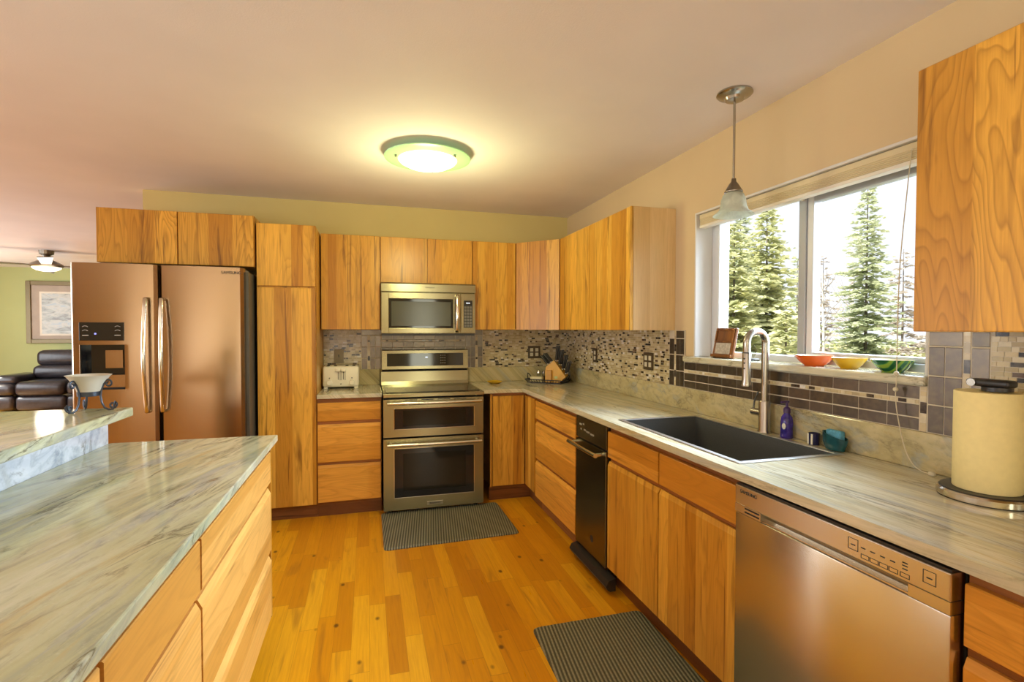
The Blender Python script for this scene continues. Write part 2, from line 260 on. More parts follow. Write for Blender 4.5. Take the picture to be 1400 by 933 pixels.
# ------------------------------------------------------------------ mesh helpers
ORG = {}
class MB:
    def __init__(s): s.b = bmesh.new()
    def _add(s, vs, fs):
        v = [s.b.verts.new(p) for p in vs]; return [s.b.faces.new([v[i] for i in f]) for f in fs]
    def box(s, x0, x1, y0, y1, z0, z1, bev=0, seg=2):
        if x0 > x1: x0, x1 = x1, x0
        if y0 > y1: y0, y1 = y1, y0
        f = s._add([(x, y, z) for x in (x0, x1) for y in (y0, y1) for z in (z0, z1)],
                   [(0, 1, 3, 2), (4, 6, 7, 5), (0, 4, 5, 1), (2, 3, 7, 6), (0, 2, 6, 4), (1, 5, 7, 3)])
        if bev:
            ed = list({e for q in f for e in q.edges}); bmesh.ops.bevel(s.b, geom=ed, offset=bev, segments=seg, affect='EDGES', profile=.5)
        return s
    def extr(s, poly, fn, a0, a1):
        """poly of (d, z), extruded along a; fn(a, d, z) -> xyz"""
        n = len(poly)
        s._add([fn(a0, d, z) for d, z in poly] + [fn(a1, d, z) for d, z in poly],
               [tuple(range(n)), tuple(range(n, 2*n))] + [(i, (i+1) % n, n+(i+1) % n, n+i) for i in range(n)]); return s
    def prism(s, poly, z0, z1):
        n = len(poly)
        s._add([(x, y, z0) for x, y in poly] + [(x, y, z1) for x, y in poly],
               [tuple(range(n)), tuple(range(n, 2*n))] + [(i, (i+1) % n, n+(i+1) % n, n+i) for i in range(n)]); return s
    def tube(s, pts, r, seg=10, cap=True, closed=False):
        pts = [Vector(p) for p in pts]; n = len(pts); rs = r if isinstance(r, (list, tuple)) else [r]*n
        T = []
        for i in range(n):
            a = pts[i-1] if i > 0 else (pts[-1] if closed else pts[0]); b = pts[i+1] if i < n-1 else (pts[0] if closed else pts[-1]); T.append((b-a).normalized())
        q = Vector((0, 0, 1)) if abs(T[0].z) < .9 else Vector((1, 0, 0)); nn = (q - T[0]*q.dot(T[0])).normalized(); rings = []
        for i in range(n):
            nn = (nn - T[i]*nn.dot(T[i])).normalized(); bb = T[i].cross(nn)
            rings.append([s.b.verts.new(pts[i] + (nn*math.cos(2*math.pi*k/seg) + bb*math.sin(2*math.pi*k/seg))*rs[i]) for k in range(seg)])
        for i in range(n if closed else n-1):
            A, B = rings[i], rings[(i+1) % n]
            for k in range(seg): s.b.faces.new((A[k], A[(k+1) % seg], B[(k+1) % seg], B[k]))
        if cap and not closed:
            s.b.faces.new(rings[0]); s.b.faces.new(rings[-1])
        return s
    def cyl(s, p0, p1, r0, r1=None, seg=24): return s.tube([p0, p1], [r0, r0 if r1 is None else r1], seg)
    def lathe(s, prof, c=(0, 0, 0), seg=32, R=None):
        rings = []; c = Vector(c)
        for r, z in prof:
            k = 1 if r < 1e-6 else seg; rg = []
            for i in range(k):
                v = Vector((r*math.cos(2*math.pi*i/seg), r*math.sin(2*math.pi*i/seg), z)); rg.append(s.b.verts.new(c + (R @ v if R else v)))
            rings.append(rg)
        for A, B in zip(rings, rings[1:]):
            for i in range(seg):
                q = [A[i % len(A)], A[(i+1) % len(A)], B[(i+1) % len(B)], B[i % len(B)]]; u = []
                for v in q:
                    if v not in u: u.append(v)
                if len(u) > 2: s.b.faces.new(u)
        return s
    def ball(s, c, r, seg=16, sc=(1, 1, 1)):
        c = Vector(c); n0 = len(s.b.verts); ret = bmesh.ops.create_uvsphere(s.b, u_segments=seg, v_segments=seg//2+1, radius=r)
        for v in ret['verts']: v.co = Vector((v.co.x*sc[0], v.co.y*sc[1], v.co.z*sc[2])) + c
        return s
    def quad(s, *p): s._add(p, [tuple(range(len(p)))]); return s
    def torus(s, c, R, r, seg=32, sg=8, rot=None, sc=(1, 1)):
        pts = []
        for i in range(seg):
            a = 2*math.pi*i/seg; v = Vector((R*math.cos(a)*sc[0], R*math.sin(a)*sc[1], 0)); pts.append(Vector(c) + (rot @ v if rot else v))
        return s.tube(pts, r, sg, closed=True)
    def xf(s, M):
        bmesh.ops.transform(s.b, matrix=M, verts=s.b.verts); return s
    def build(s, name, mat, parent=None, label=None, smooth=False, sub=0, recalc=True, bevel=0):
        b = s.b
        if recalc: bmesh.ops.recalc_face_normals(b, faces=b.faces)
        if parent is None:
            xs = [v.co for v in b.verts]; o_ = Vector(((min(v.x for v in xs)+max(v.x for v in xs))/2, (min(v.y for v in xs)+max(v.y for v in xs))/2, min(v.z for v in xs)))
        else: o_ = ORG[parent.name]
        for v in b.verts: v.co -= o_
        me = bpy.data.meshes.new(name); b.to_mesh(me); b.free(); me.materials.append(mat)
        if smooth:
            me.polygons.foreach_set('use_smooth', [True]*len(me.polygons))
            me.set_sharp_from_angle(angle=math.radians(40 if smooth is True else smooth))
        o = bpy.data.objects.new(name, me); COL.objects.link(o)
        if parent: o.parent = parent
        else: o.location = o_
        ORG[o.name] = o_
        if label: o['label'] = label
        if bevel:
            md = o.modifiers.new('bevel', 'BEVEL'); md.width = bevel; md.segments = 2; md.limit_method = 'ANGLE'
        if sub:
            md = o.modifiers.new('sub', 'SUBSURF'); md.levels = sub; md.render_levels = sub
        return o

def T(name, label, cat, loc, rotz=0, group=None, local=False):
    o = bpy.data.objects.new(name, None); COL.objects.link(o); o.location = loc; o.rotation_euler = (0, 0, rotz); o.empty_display_size = .05
    o['label'] = label; o['category'] = cat
    if group: o['group'] = group
    ORG[o.name] = Vector((0, 0, 0)) if (local or rotz) else Vector(loc); return o
def tag(o, label, cat, group=None):
    o['label'] = label; o['category'] = cat
    if group: o['group'] = group
    return o
def S(o): o['kind'] = 'structure'; return o
def part(name, mat, parent, fn, label=None, **kw):
    mb = MB(); fn(mb); return mb.build(name, mat, parent, label, **kw)
def dup(root, loc, label):
    r = root.copy(); COL.objects.link(r); r.location = loc; r['label'] = label
    for ch in list(root.children):
        c = ch.copy(); COL.objects.link(c); c.parent = r
        for g in list(ch.children): d = g.copy(); COL.objects.link(d); d.parent = c
    return r
def text_mb(txt, size, origin, X, Y, depth=.0006):
    cu = bpy.data.curves.new('t', 'FONT'); cu.body = txt; cu.size = size; cu.extrude = depth; cu.align_x = 'CENTER'; cu.align_y = 'CENTER'
    o = bpy.data.objects.new('t', cu); COL.objects.link(o); dg = bpy.context.evaluated_depsgraph_get(); dg.update()
    me = o.evaluated_get(dg).to_mesh(); mb = MB(); mb.b.from_mesh(me); o.evaluated_get(dg).to_mesh_clear()
    bpy.data.objects.remove(o); bpy.data.curves.remove(cu)
    X = Vector(X); Y = Vector(Y); Z = X.cross(Y); M = Matrix((X, Y, Z)).transposed().to_4x4(); M.translation = Vector(origin); mb.xf(M); return mb
FY = lambda f: (lambda a, d, z: (a, f+d, z))     # front faces -y
FX = lambda f: (lambda a, d, z: (f+d, a, z))     # front faces -x
FI = lambda f: (lambda a, d, z: (f-d, a, z))     # front faces +x (island)
def slab(fn, a0, a1, z0, z1, t=.02, ch=0):
    mb = MB(); e = .003
    if ch: poly = [(t, z0), (e, z0), (0, z0+e), (0, z1-ch), (t*.55, z1), (t, z1)]
    else: poly = [(t, z0), (e, z0), (0, z0+e), (0, z1-e), (e, z1), (t, z1)]
    a0, a1 = min(a0, a1), max(a0, a1)
    mb.extr(poly, fn, a0+e*.6, a1-e*.6)
    return mb

# ------------------------------------------------------------------ room shell
X0, Y0, Y1 = -7.0, -3.2, 11.3
S(MB().box(X0-.15, XR+.2, Y0-.15, Y1+.15, -.12, 0).build('floor', FLOOR))
S(MB().box(X0-.15, XR+.2, Y0-.15, 8.80, H, H+.15).build('ceiling', CEIL))
S(MB().box(X0-.15, XR+.2, 8.80, Y1+.15, H+.035, H+.15).build('ceiling_living', CEIL_LIT))
WY0, WY1, WZ0, WZ1 = 1.271, 2.570, 1.240, 2.080     # window opening
mb = MB(); mb.box(XR, XR+.2, Y0, WY0, 0, H); mb.box(XR, XR+.2, WY1, Y1, 0, H); mb.box(XR, XR+.2, WY0, WY1, 0, 1.205); mb.box(XR, XR+.2, WY0, WY1, WZ1, H)
S(mb.build('wall_right', WALLR))
S(MB().box(-1.670, XR, YB, YB+.12, 0, H).build('wall_back', WALLB))
S(MB().box(X0, XR, Y1, Y1+.15, 0, H+.035).build('wall_living', GREEN))
mb = MB(); mb.box(X0-.15, X0, Y0, Y1, 0, .4); mb.box(X0-.15, X0, Y0, Y1, 2.25, H); mb.box(X0-.15, X0, Y0, -.6, .4, 2.25); mb.box(X0-.15, X0, 3.6, 6.1, .4, 2.25); mb.box(X0-.15, X0, 9.9, Y1, .4, 2.25)
S(mb.build('wall_left', WALLB))
mb = MB(); mb.box(X0, .95, Y0-.15, Y0, 0, H); mb.box(1.45, XR, Y0-.15, Y0, 0, H); mb.box(.95, 1.45, Y0-.15, Y0, 2.1, H); mb.box(.95, 1.45, Y0-.15, Y0, 0, .8)
S(mb.build('wall_near', WALLB))
# white painted reveal lining of the window opening with its rounded edge
mb = MB(); mb.box(XR-.004, XR+.11, WY1-.012, WY1, WZ0, WZ1, .003); mb.box(XR-.004, XR+.11, WY0, WY0+.012, WZ0, WZ1, .003); mb.box(XR-.004, XR+.11, WY0+.012, WY1-.012, WZ1-.012, WZ1, .003)
S(mb.build('trim_1', REVEAL))

# window unit: horizontal slider
fx0, fx1 = XR+.11, XR+.18
mb = MB(); mb.box(fx0, fx1, WY1-.072, WY1, WZ0, WZ1, .004); mb.box(fx0, fx1, WY0, WY0+.072, WZ0, WZ1, .004); mb.box(fx0, fx1, WY0+.072, WY1-.072, WZ0, WZ0+.032, .004); mb.box(fx0, fx1, WY0+.072, WY1-.072, WZ1-.055, WZ1, .004)
win = S(mb.build('window_1', WHITEVINYL))
mb = MB(); mb.box(fx0+.02, fx1-.005, 1.872, 1.905, WZ0+.033, WZ1-.056, .003); mb.build('sash_stile', WHITEVINYL, win)
mb = MB(); mb.box(fx0+.012, fx1-.012, 1.907, 1.948, WZ0+.033, WZ1-.056, .003); mb.build('meeting_stile', GREYVINYL, win, 'grey centre stile')
mb = MB(); mb.box(fx0+.02, fx1-.005, WY0+.073, 1.871, WZ1-.090, WZ1-.057, .003); mb.build('sash_rail', GREYVINYL, win)
mb = MB(); mb.box(fx0+.02, fx1-.005, WY0+.073, 1.871, WZ0+.033, WZ0+.055, .003); mb.build('sash_rail', WHITEVINYL, win)
MB().box(fx0+.04, fx0+.046, WY0+.073, 1.871, WZ0+.056, WZ1-.091).build('pane', PANE, win)
MB().box(fx0+.03, fx0+.036, 1.949, WY1-.073, WZ0+.033, WZ1-.056).build('pane', PANE, win)
MB().box(fx0+.004, fx0+.0115, 1.912, 1.932, 2.005, 2.025, .002).build('sash_lock', IVORY, win)
tag(MB().box(XR-.028, XR+.108, WY0-.002, 2.648, 1.2055, 1.2395, .008).build('window_sill', GR_CTR), 'polished granite window sill ledge carrying the three coloured bowls', 'window sill')
# (sill notch: it runs past the opening on the far side, in front of the wall)

# rolled-up cellular blind with cord
t = T('window_blind', 'raised beige cellular blind tucked into the top of the window', 'blind', (XR+.035, 1.92, 2.0))
part('head_rail', BLINDF, t, lambda b: b.box(XR+.012, XR+.055, WY0+.014, WY1-.02, 2.040, 2.066, .003))
part('stacked_fabric', BLINDF, t, lambda b: [b.box(XR+.014, XR+.053, WY0+.016, WY1-.022, 2.006+.007*k, 2.0125+.007*k, .0025) for k in range(5)])
part('bottom_rail', CREAMLINE, t, lambda b: b.box(XR+.012, XR+.055, WY0+.014, WY1-.02, 1.990, 2.005, .003))
pts = [(XR+.012, 1.352, 2.045), (XR-.006, 1.352, 1.9), (XR-.034, 1.353, 1.6), (XR-.036, 1.355, 1.23), (XR-.036, 1.357, 1.16), (XR-.037, 1.345, 1.08), (XR-.043, 1.318, .99), (XR-.055, 1.285, .945), (XR-.062, 1.25, .925), (XR-.062, 1.213, .9215)]
def smooth_path(p, k=6):
    p = [Vector(q) for q in p]; o = []
    for i in range(len(p)-1):
        a, b, c, d = p[max(i-1, 0)], p[i], p[i+1], p[min(i+2, len(p)-1)]
        for j in range(k):
            u = j/k; o.append(.5*((2*b) + (c-a)*u + (2*a-5*b+4*c-d)*u*u + (3*b-a-3*c+d)*u**3))
    return o + [p[-1]]
part('pull_cord', CORD, t, lambda b: b.tube(smooth_path(pts), .0017, 6), smooth=True)
part('cord_bead', CORD, t, lambda b: b.ball((XR-.036, 1.356, 1.243), .0085), smooth=True)
part('cord_bead', CORD, t, lambda b: b.ball((XR-.036, 1.357, 1.186), .0085), smooth=True)
part('cord_bead', CORD, t, lambda b: b.ball((XR-.062, 1.213, .9225), .0085, sc=(1, 1.5, 1)), smooth=True)

# ------------------------------------------------------------------ cabinets
def toe(mb, *b): return mb.box(*b)
ZU0, ZU1 = 1.394, 2.150
yU = YB-.3142; xU = XR-.3142
def upper_y(name, label, x0, x1, z0, z1, splits, yf=yU, mat=WV, dz0=None):
    t = T(name, label, 'cabinet', ((x0+x1)/2, (yf+YB)/2, z0))
    part('body', WV, t, lambda b: b.box(x0+.001, x1-.001, yf+.021, YB-.001, z0, z1))
    e = [x0]+splits+[x1]
    for a, c in zip(e, e[1:]): slab(FY(yf), a+.0025, c-.0025, z0 if dz0 is None else dz0, z1).build('door', mat, t)
    return t
upper_y('wall_cabinet', 'hickory upper cabinet with one door above the white toaster', -.3576, .098, ZU0, ZU1, [])
upper_y('wall_cabinet', 'short hickory cabinet with two doors directly above the microwave', .098, .8596, 1.776, ZU1, [.475])
upper_y('wall_cabinet', 'narrow hickory upper cabinet just beside the microwave control panel', .8596, 1.243, ZU0, ZU1, [])
upper_y('refrigerator_cabinet', 'wide hickory cabinet with two doors above the refrigerator', -1.706, -.768, 1.835, 2.192, [-1.238], yf=YB-.635, mat=WVL)
# diagonal corner cabinet
t = T('corner_wall_cabinet', 'hickory upper cabinet set diagonally across the corner above the knife block', 'cabinet', (1.60, 4.30, ZU0))
A_, B_ = Vector((1.243, yU)), Vector((xU, 3.943)); dv = (B_-A_).normalized(); nv = Vector((-dv.y, dv.x))
if nv.dot(Vector((1, 1))) < 0: nv = -nv
P1, P2 = A_+nv*.021, B_+nv*.021
part('body', WV, t, lambda b: b.prism([(1.245, yU+.024), tuple(P1+dv*.02), tuple(P2-dv*.02), (xU+.024, 3.945), (XR-.001, 3.945), (XR-.001, YB-.001), (1.245, YB-.001)], ZU0, ZU1))
part('door', WV, t, lambda b: b.prism([tuple(A_+dv*.006), tuple(B_-dv*.006), tuple(B_-dv*.010+nv*.02), tuple(A_+dv*.010+nv*.02)], ZU0, ZU1))
# upper cabinet along the window wall
def upper_x(label, y0, y1, splits, mats):
    t = T('wall_cabinet', label, 'cabinet', ((xU+XR)/2, (y0+y1)/2, ZU0))
    part('body', WPALE, t, lambda b: b.box(xU+.021, XR-.001, y0+.0005, y1-.001, ZU0, ZU1), 'pale maple end panel')
    e = [y0]+splits+[y1]
    for (a, c), mt in zip(zip(e, e[1:]), mats): slab(FX(xU), a+.002, c-.002, ZU0, ZU1).build('door', mt, t)
    return t
upper_x('hickory upper cabinet with pale end panel between the corner and the window', 2.765, 3.943, [3.36], [WV, WV])
upper_x('large hickory upper cabinet close by on the near side of the window', -.20, 1.1045, [.45], [WVL, WVL])

# pantry
t = T('pantry_cabinet', 'tall narrow hickory pantry cabinet beside the refrigerator', 'cabinet', (-.563, 4.25, 0))
part('body', WV, t, lambda b: b.box(-.760, -.3655, 3.961, YB-.001, .10, 2.151))
slab(FY(3.94), -.757, -.368, 1.706, 2.149).build('door', WV, t); slab(FY(3.94), -.757, -.368, .103, 1.694).build('door', WV, t)
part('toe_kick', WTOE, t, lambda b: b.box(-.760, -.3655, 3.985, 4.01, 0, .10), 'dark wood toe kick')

DZ = [(.715, .852), (.410, .690), (.113, .388)]
def drawers(t, fn, a0, a1, mat, rows=DZ):
    for i, (z0, z1) in enumerate(rows): slab(fn, a0, a1, z0, z1, .02, .0 if i == 0 else .022).build('drawer', mat, t)
# base drawers left of the range
t = T('base_drawer_cabinet', 'hickory base cabinet with three drawers under the toaster counter', 'cabinet', (-.13, 4.25, 0))
part('body', WRAIL, t, lambda b: b.box(-.3645, .094, 3.962, YB-.001, .105, .8835), 'reddish rail above the drawers')
drawers(t, FY(3.9417), -.361, .090, WH)
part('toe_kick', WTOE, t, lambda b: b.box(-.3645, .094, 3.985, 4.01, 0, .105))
# corner base
xB = 1.235; yBf = YB-.618
t = T('corner_base_cabinet', 'hickory inside-corner base cabinet between the range and the drawers', 'cabinet', (1.45, 4.2, 0))
part('body', WRAIL, t, lambda b: b.prism([(.945, yBf+.021), (xB+.021, yBf+.021), (xB+.021, 3.688), (XR-.021, 3.688), (XR-.021, YB-.021), (.945, YB-.021)], .12, .8835))
slab(FY(yBf), .963, xB-.004, .125, .858).build('door', WV, t); slab(FX(xB), 3.690, yBf-.004, .125, .858).build('door', WV, t)
part('face_stile', WV, t, lambda b: b.box(.9445, .961, yBf+.004, yBf+.0205, .12, .872))
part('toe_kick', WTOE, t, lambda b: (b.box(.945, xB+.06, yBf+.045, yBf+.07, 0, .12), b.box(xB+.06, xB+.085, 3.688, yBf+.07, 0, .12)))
def base_x(name, label, y0, y1, front, toe_=True):
    t = T(name, label, 'cabinet', (1.5, (y0+y1)/2, 0))
    part('body', WRAIL, t, lambda b: (b.box(xB+.021, xB+.045, y0+.001, y1-.001, .105, .8835), b.box(xB+.045, XR-.021, y0+.001, y0+.019, .105, .8835), b.box(xB+.045, XR-.021, y1-.019, y1-.001, .105, .8835), b.box(xB+.045, XR-.021, y0+.019, y1-.019, .105, .125)))
    front(t)
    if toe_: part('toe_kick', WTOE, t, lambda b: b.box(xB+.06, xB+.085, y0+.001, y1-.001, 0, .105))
    return t
base_x('base_drawer_cabinet', 'hickory base cabinet with three drawers between corner and trash compactor', 2.880, 3.687, lambda t: drawers(t, FX(xB), 2.890, 3.672, WH))
def sinkfront(t):
    for a, c in ((1.962, 2.452), (1.462, 1.956)):
        slab(FX(xB), a, c, .712, .852).build('false_drawer_front', WH, t)
        slab(FX(xB), a, c, .113, .690, .02, .02).build('door', WV, t)
base_x('sink_base_cabinet', 'hickory sink cabinet with two doors below two false drawer fronts', 1.458, 2.458, sinkfront)
base_x('base_drawer_cabinet', 'hickory base cabinet with drawers on the near side of the dishwasher', -.3, .772, lambda t: drawers(t, FX(xB), -.10, .768, WH))

# ------------------------------------------------------------------ counters
xC, yC = XR-.6365, YB-.6365
sx0, sx1, sy0, sy1 = 1.297, 1.752, 1.527, 2.414          # sink cut-out
mb = MB(); zb, zt = .884, .914
for bx in ((.872, XR-.001, yC, YB-.001), (xC, XR-.001, sy1, yC), (xC, sx0, sy0, sy1), (sx1, XR-.001, sy0, sy1), (xC, XR-.001, -.35, sy0)): mb.box(bx[0], bx[1], bx[2], bx[3], zb, zt)
bmesh.ops.remove_doubles(mb.b, verts=mb.b.verts, dist=.0004)
tag(mb.build('granite_countertop', GR_CTR, bevel=0), 'long L-shaped granite countertop running from range to dishwasher', 'countertop')
tag(MB().box(-.3645, .0985, yC, YB-.001, zb, zt, .004).build('granite_countertop', GR_CTR), 'short granite countertop piece under the toaster', 'countertop')
ST_ = 1.047
tag(MB().box(-.364, .098, YB-.020, YB-.0005, zt+.0005, ST_, .003).build('granite_backsplash', GR_SPL), 'short granite upstand behind the toaster', 'backsplash')
mb = MB(); mb.box(.872, XR-.0005, YB-.020, YB-.0005, zt+.0005, ST_, .003); mb.box(XR-.020, XR-.0005, -.35, YB-.0205, zt+.0005, ST_, .003)
tag(mb.build('granite_backsplash', GR_SPL), 'long granite upstand along corner and window wall', 'backsplash')

# ------------------------------------------------------------------ tile
def bricks(mb, fn, a0, a1, z0, z1, bw, bh, jit=True, g=.0016, t=.005):
    z = z0; r = 0
    nrow = max(1, round((z1-z0)/bh)); h = (z1-z0)/nrow
    for r in range(nrow):
        a = a0; first = True
        while a < a1-.004:
            wdt = bw*(random.choice((.6, 1, 1, 1)) if jit else 1)
            if first and jit: wdt *= random.uniform(.3, 1); first = False
            b = min(a+wdt, a1)
            if a1-b < .008: b = a1
            zz0, zz1 = z0+r*h+g/2, z0+(r+1)*h-g/2
            mb.extr([(-t, zz0), (-t, zz1), (0, zz1), (0, zz0)], fn, a+g/2, b-g/2); a = b
def vstrip(mb, fn, a0, a1, z0, z1, bh=.034):
    n = max(1, round((z1-z0)/bh)); h = (z1-z0)/n; z = z0
    while z < z1-.004:
        hh = h*random.choice((.6, 1, 1.3)); e = min(z+hh, z1)
        if z1-e < .008: e = z1
        mb.extr([(-.005, z+.001), (-.005, e-.001), (0, e-.001), (0, z+.001)], fn, a0, a1); z = e
def tiles(mb, fn, As, Zs, g=.0036):
    for a0, a1 in zip(As, As[1:]):
        for z0, z1 in zip(Zs, Zs[1:]):
            mb.extr([(-.003, z0+g/2), (-.0055, z0+g/2+.002), (-.0055, z1-g/2-.002), (-.003, z1-g/2), (0, z1-g/2), (0, z0+g/2)], fn, a0+g/2, a1-g/2)
ZT = 1.394; ZR = [ST_+.0005, 1.144, 1.243, 1.3435]
def splash(label, fn, regions, a0, a1, z0=ST_+.0005, z1=ZT):
    """regions: list of (kind, ...)"""
    cx = fn((a0+a1)/2, 0, z0); t = T('tile_backsplash', label, 'backsplash', cx)
    part('grout_bed', GROUTL if 'metal' in label else GROUT, t, lambda b: b.extr([(-.0036, z0), (-.0036, z1), (.005, z1), (.005, z0)], fn, a0, a1))
    mo, tl = MB(), MB(); f = [0, 0, 0]
    for r in regions:
        if r[0] == 'm': bricks(mo, fn, r[1], r[2], r[3], r[4], .034, .0150); f[0] = 1
        if r[0] in 'vh':
            stp = MB()
            if r[0] == 'v': vstrip(stp, fn, *r[1:])
            else: bricks(stp, fn, r[1], r[2], r[3], r[4], .030, .014)
            stp.build('mosaic_strip', STRIPM, t)
        if r[0] == 't': tiles(tl, fn, r[1], r[2]); f[2] = 1
    if f[0]: mo.build('mosaic_field', MOSAIC, t)
    else: mo.b.free()
    if f[2]: tl.build('metal_tiles', TILEM, t)
    else: tl.b.free()
fb = FY(YB-.006); fr = FX(XR-.006); z0 = ST_+.0005
splash('mosaic backsplash with metal tile edge behind the toaster', fb, [('m', -.362, -.057, z0, ZT), ('t', [-.055, -.006], ZR), ('v', -.004, .015, z0, 1.343), ('t', [.017, .062, .107], ZR), ('t', [-.055, .107], [1.3435, ZT])], -.363, .1085)
splash('metal tile and mosaic bands behind the range below the microwave', fb, [('t', [.112+.0926*k for k in range(9)], [1.304, 1.345, 1.394]), ('h', .112, .853, 1.288, 1.303), ('t', [.112+.0926*k for k in range(9)], [1.143, 1.236, 1.287]), ('h', .112, .853, 1.127, 1.142)], .1095, .8535, 1.05)
splash('mosaic backsplash with metal tile edge from range to knife block corner', fb, [('t', [.856, .902, .947], ZR), ('v', .949, .967, z0, 1.343), ('t', [.969, 1.015], ZR), ('t', [.856, 1.015], [1.3435, ZT]), ('m', 1.018, XR-.007, z0, ZT)], .8545, XR-.0005)
splash('mosaic backsplash of the window wall with metal tile edge beside the sill', fr, [('m', 2.808, YB-.013, z0, ZT), ('t', [2.755, 2.806], ZR), ('v', 2.738, 2.753, z0, ZT), ('t', [2.652, 2.694, 2.736], ZR), ('t', [2.652, 2.736], [1.3435, ZT])], 2.650, YB-.0125)
splash('metal tile rows with mosaic strip under the window sill', fr, [('t', [1.293+.1131*k for k in range(13)], [1.0475, 1.092, 1.140]), ('h', 1.293, 2.649, 1.141, 1.155), ('t', [1.293+.1131*k for k in range(13)], [1.156, 1.2045]), ('v', 1.270, 1.290, z0, 1.204)], 1.2685, 2.6495, z1=1.2048)
splash('metal tile edge and mosaic behind the paper towel holder', fr, [('t', [1.163, 1.215, 1.266], ZR), ('t', [1.163, 1.266], [1.3435, ZT]), ('v', 1.142, 1.160, z0, ZT), ('t', [1.089, 1.139], ZR), ('t', [1.089, 1.139], [1.3435, ZT]), ('m', -.35, 1.086, z0, ZT)], -.35, 1.268)
# ------------------------------------------------------------------ island and raised bar
iX, iY = -.420, 2.445
t = T('kitchen_island', 'hickory island cabinet with drawer columns under the granite top', 'island', (-.74, 1.1, 0))
part('body', WRAIL, t, lambda b: b.box(-1.050, iX-.021, -.9, iY, .105, .8835))
for y0, y1 in ((1.4735, 2.440), (.967, 1.4635), (.30, .957), (-.37, .290)):
    drawers(t, FI(iX), y0, y1, WISL)
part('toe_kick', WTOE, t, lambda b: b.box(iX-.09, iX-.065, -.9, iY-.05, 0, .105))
part('end_panel', WV, t, lambda b: b.box(-1.045, iX-.001, iY+.001, iY+.016, .105, .8835))
tag(MB().box(-1.0545, -.400, -.95, 2.507, .884, .914, .004).build('granite_countertop', GR_ISL), 'polished veined granite island top nearest the viewer', 'countertop')
t = T('breakfast_bar', 'raised granite breakfast bar along the back of the island', 'bar', (-1.25, 1.0, 0))
part('knee_wall', WALLB, t, lambda b: b.box(-1.20, -1.076, -.95, 2.500, 0, 1.030))
part('riser', GR_RISER, t, lambda b: b.box(-1.075, -1.0555, -.95, 2.505, .884, 1.030, .002))
part('bar_top', GR_ISL, t, lambda b: b.box(-1.58, -.955, -.95, 2.484, 1.0305, 1.067, .005))

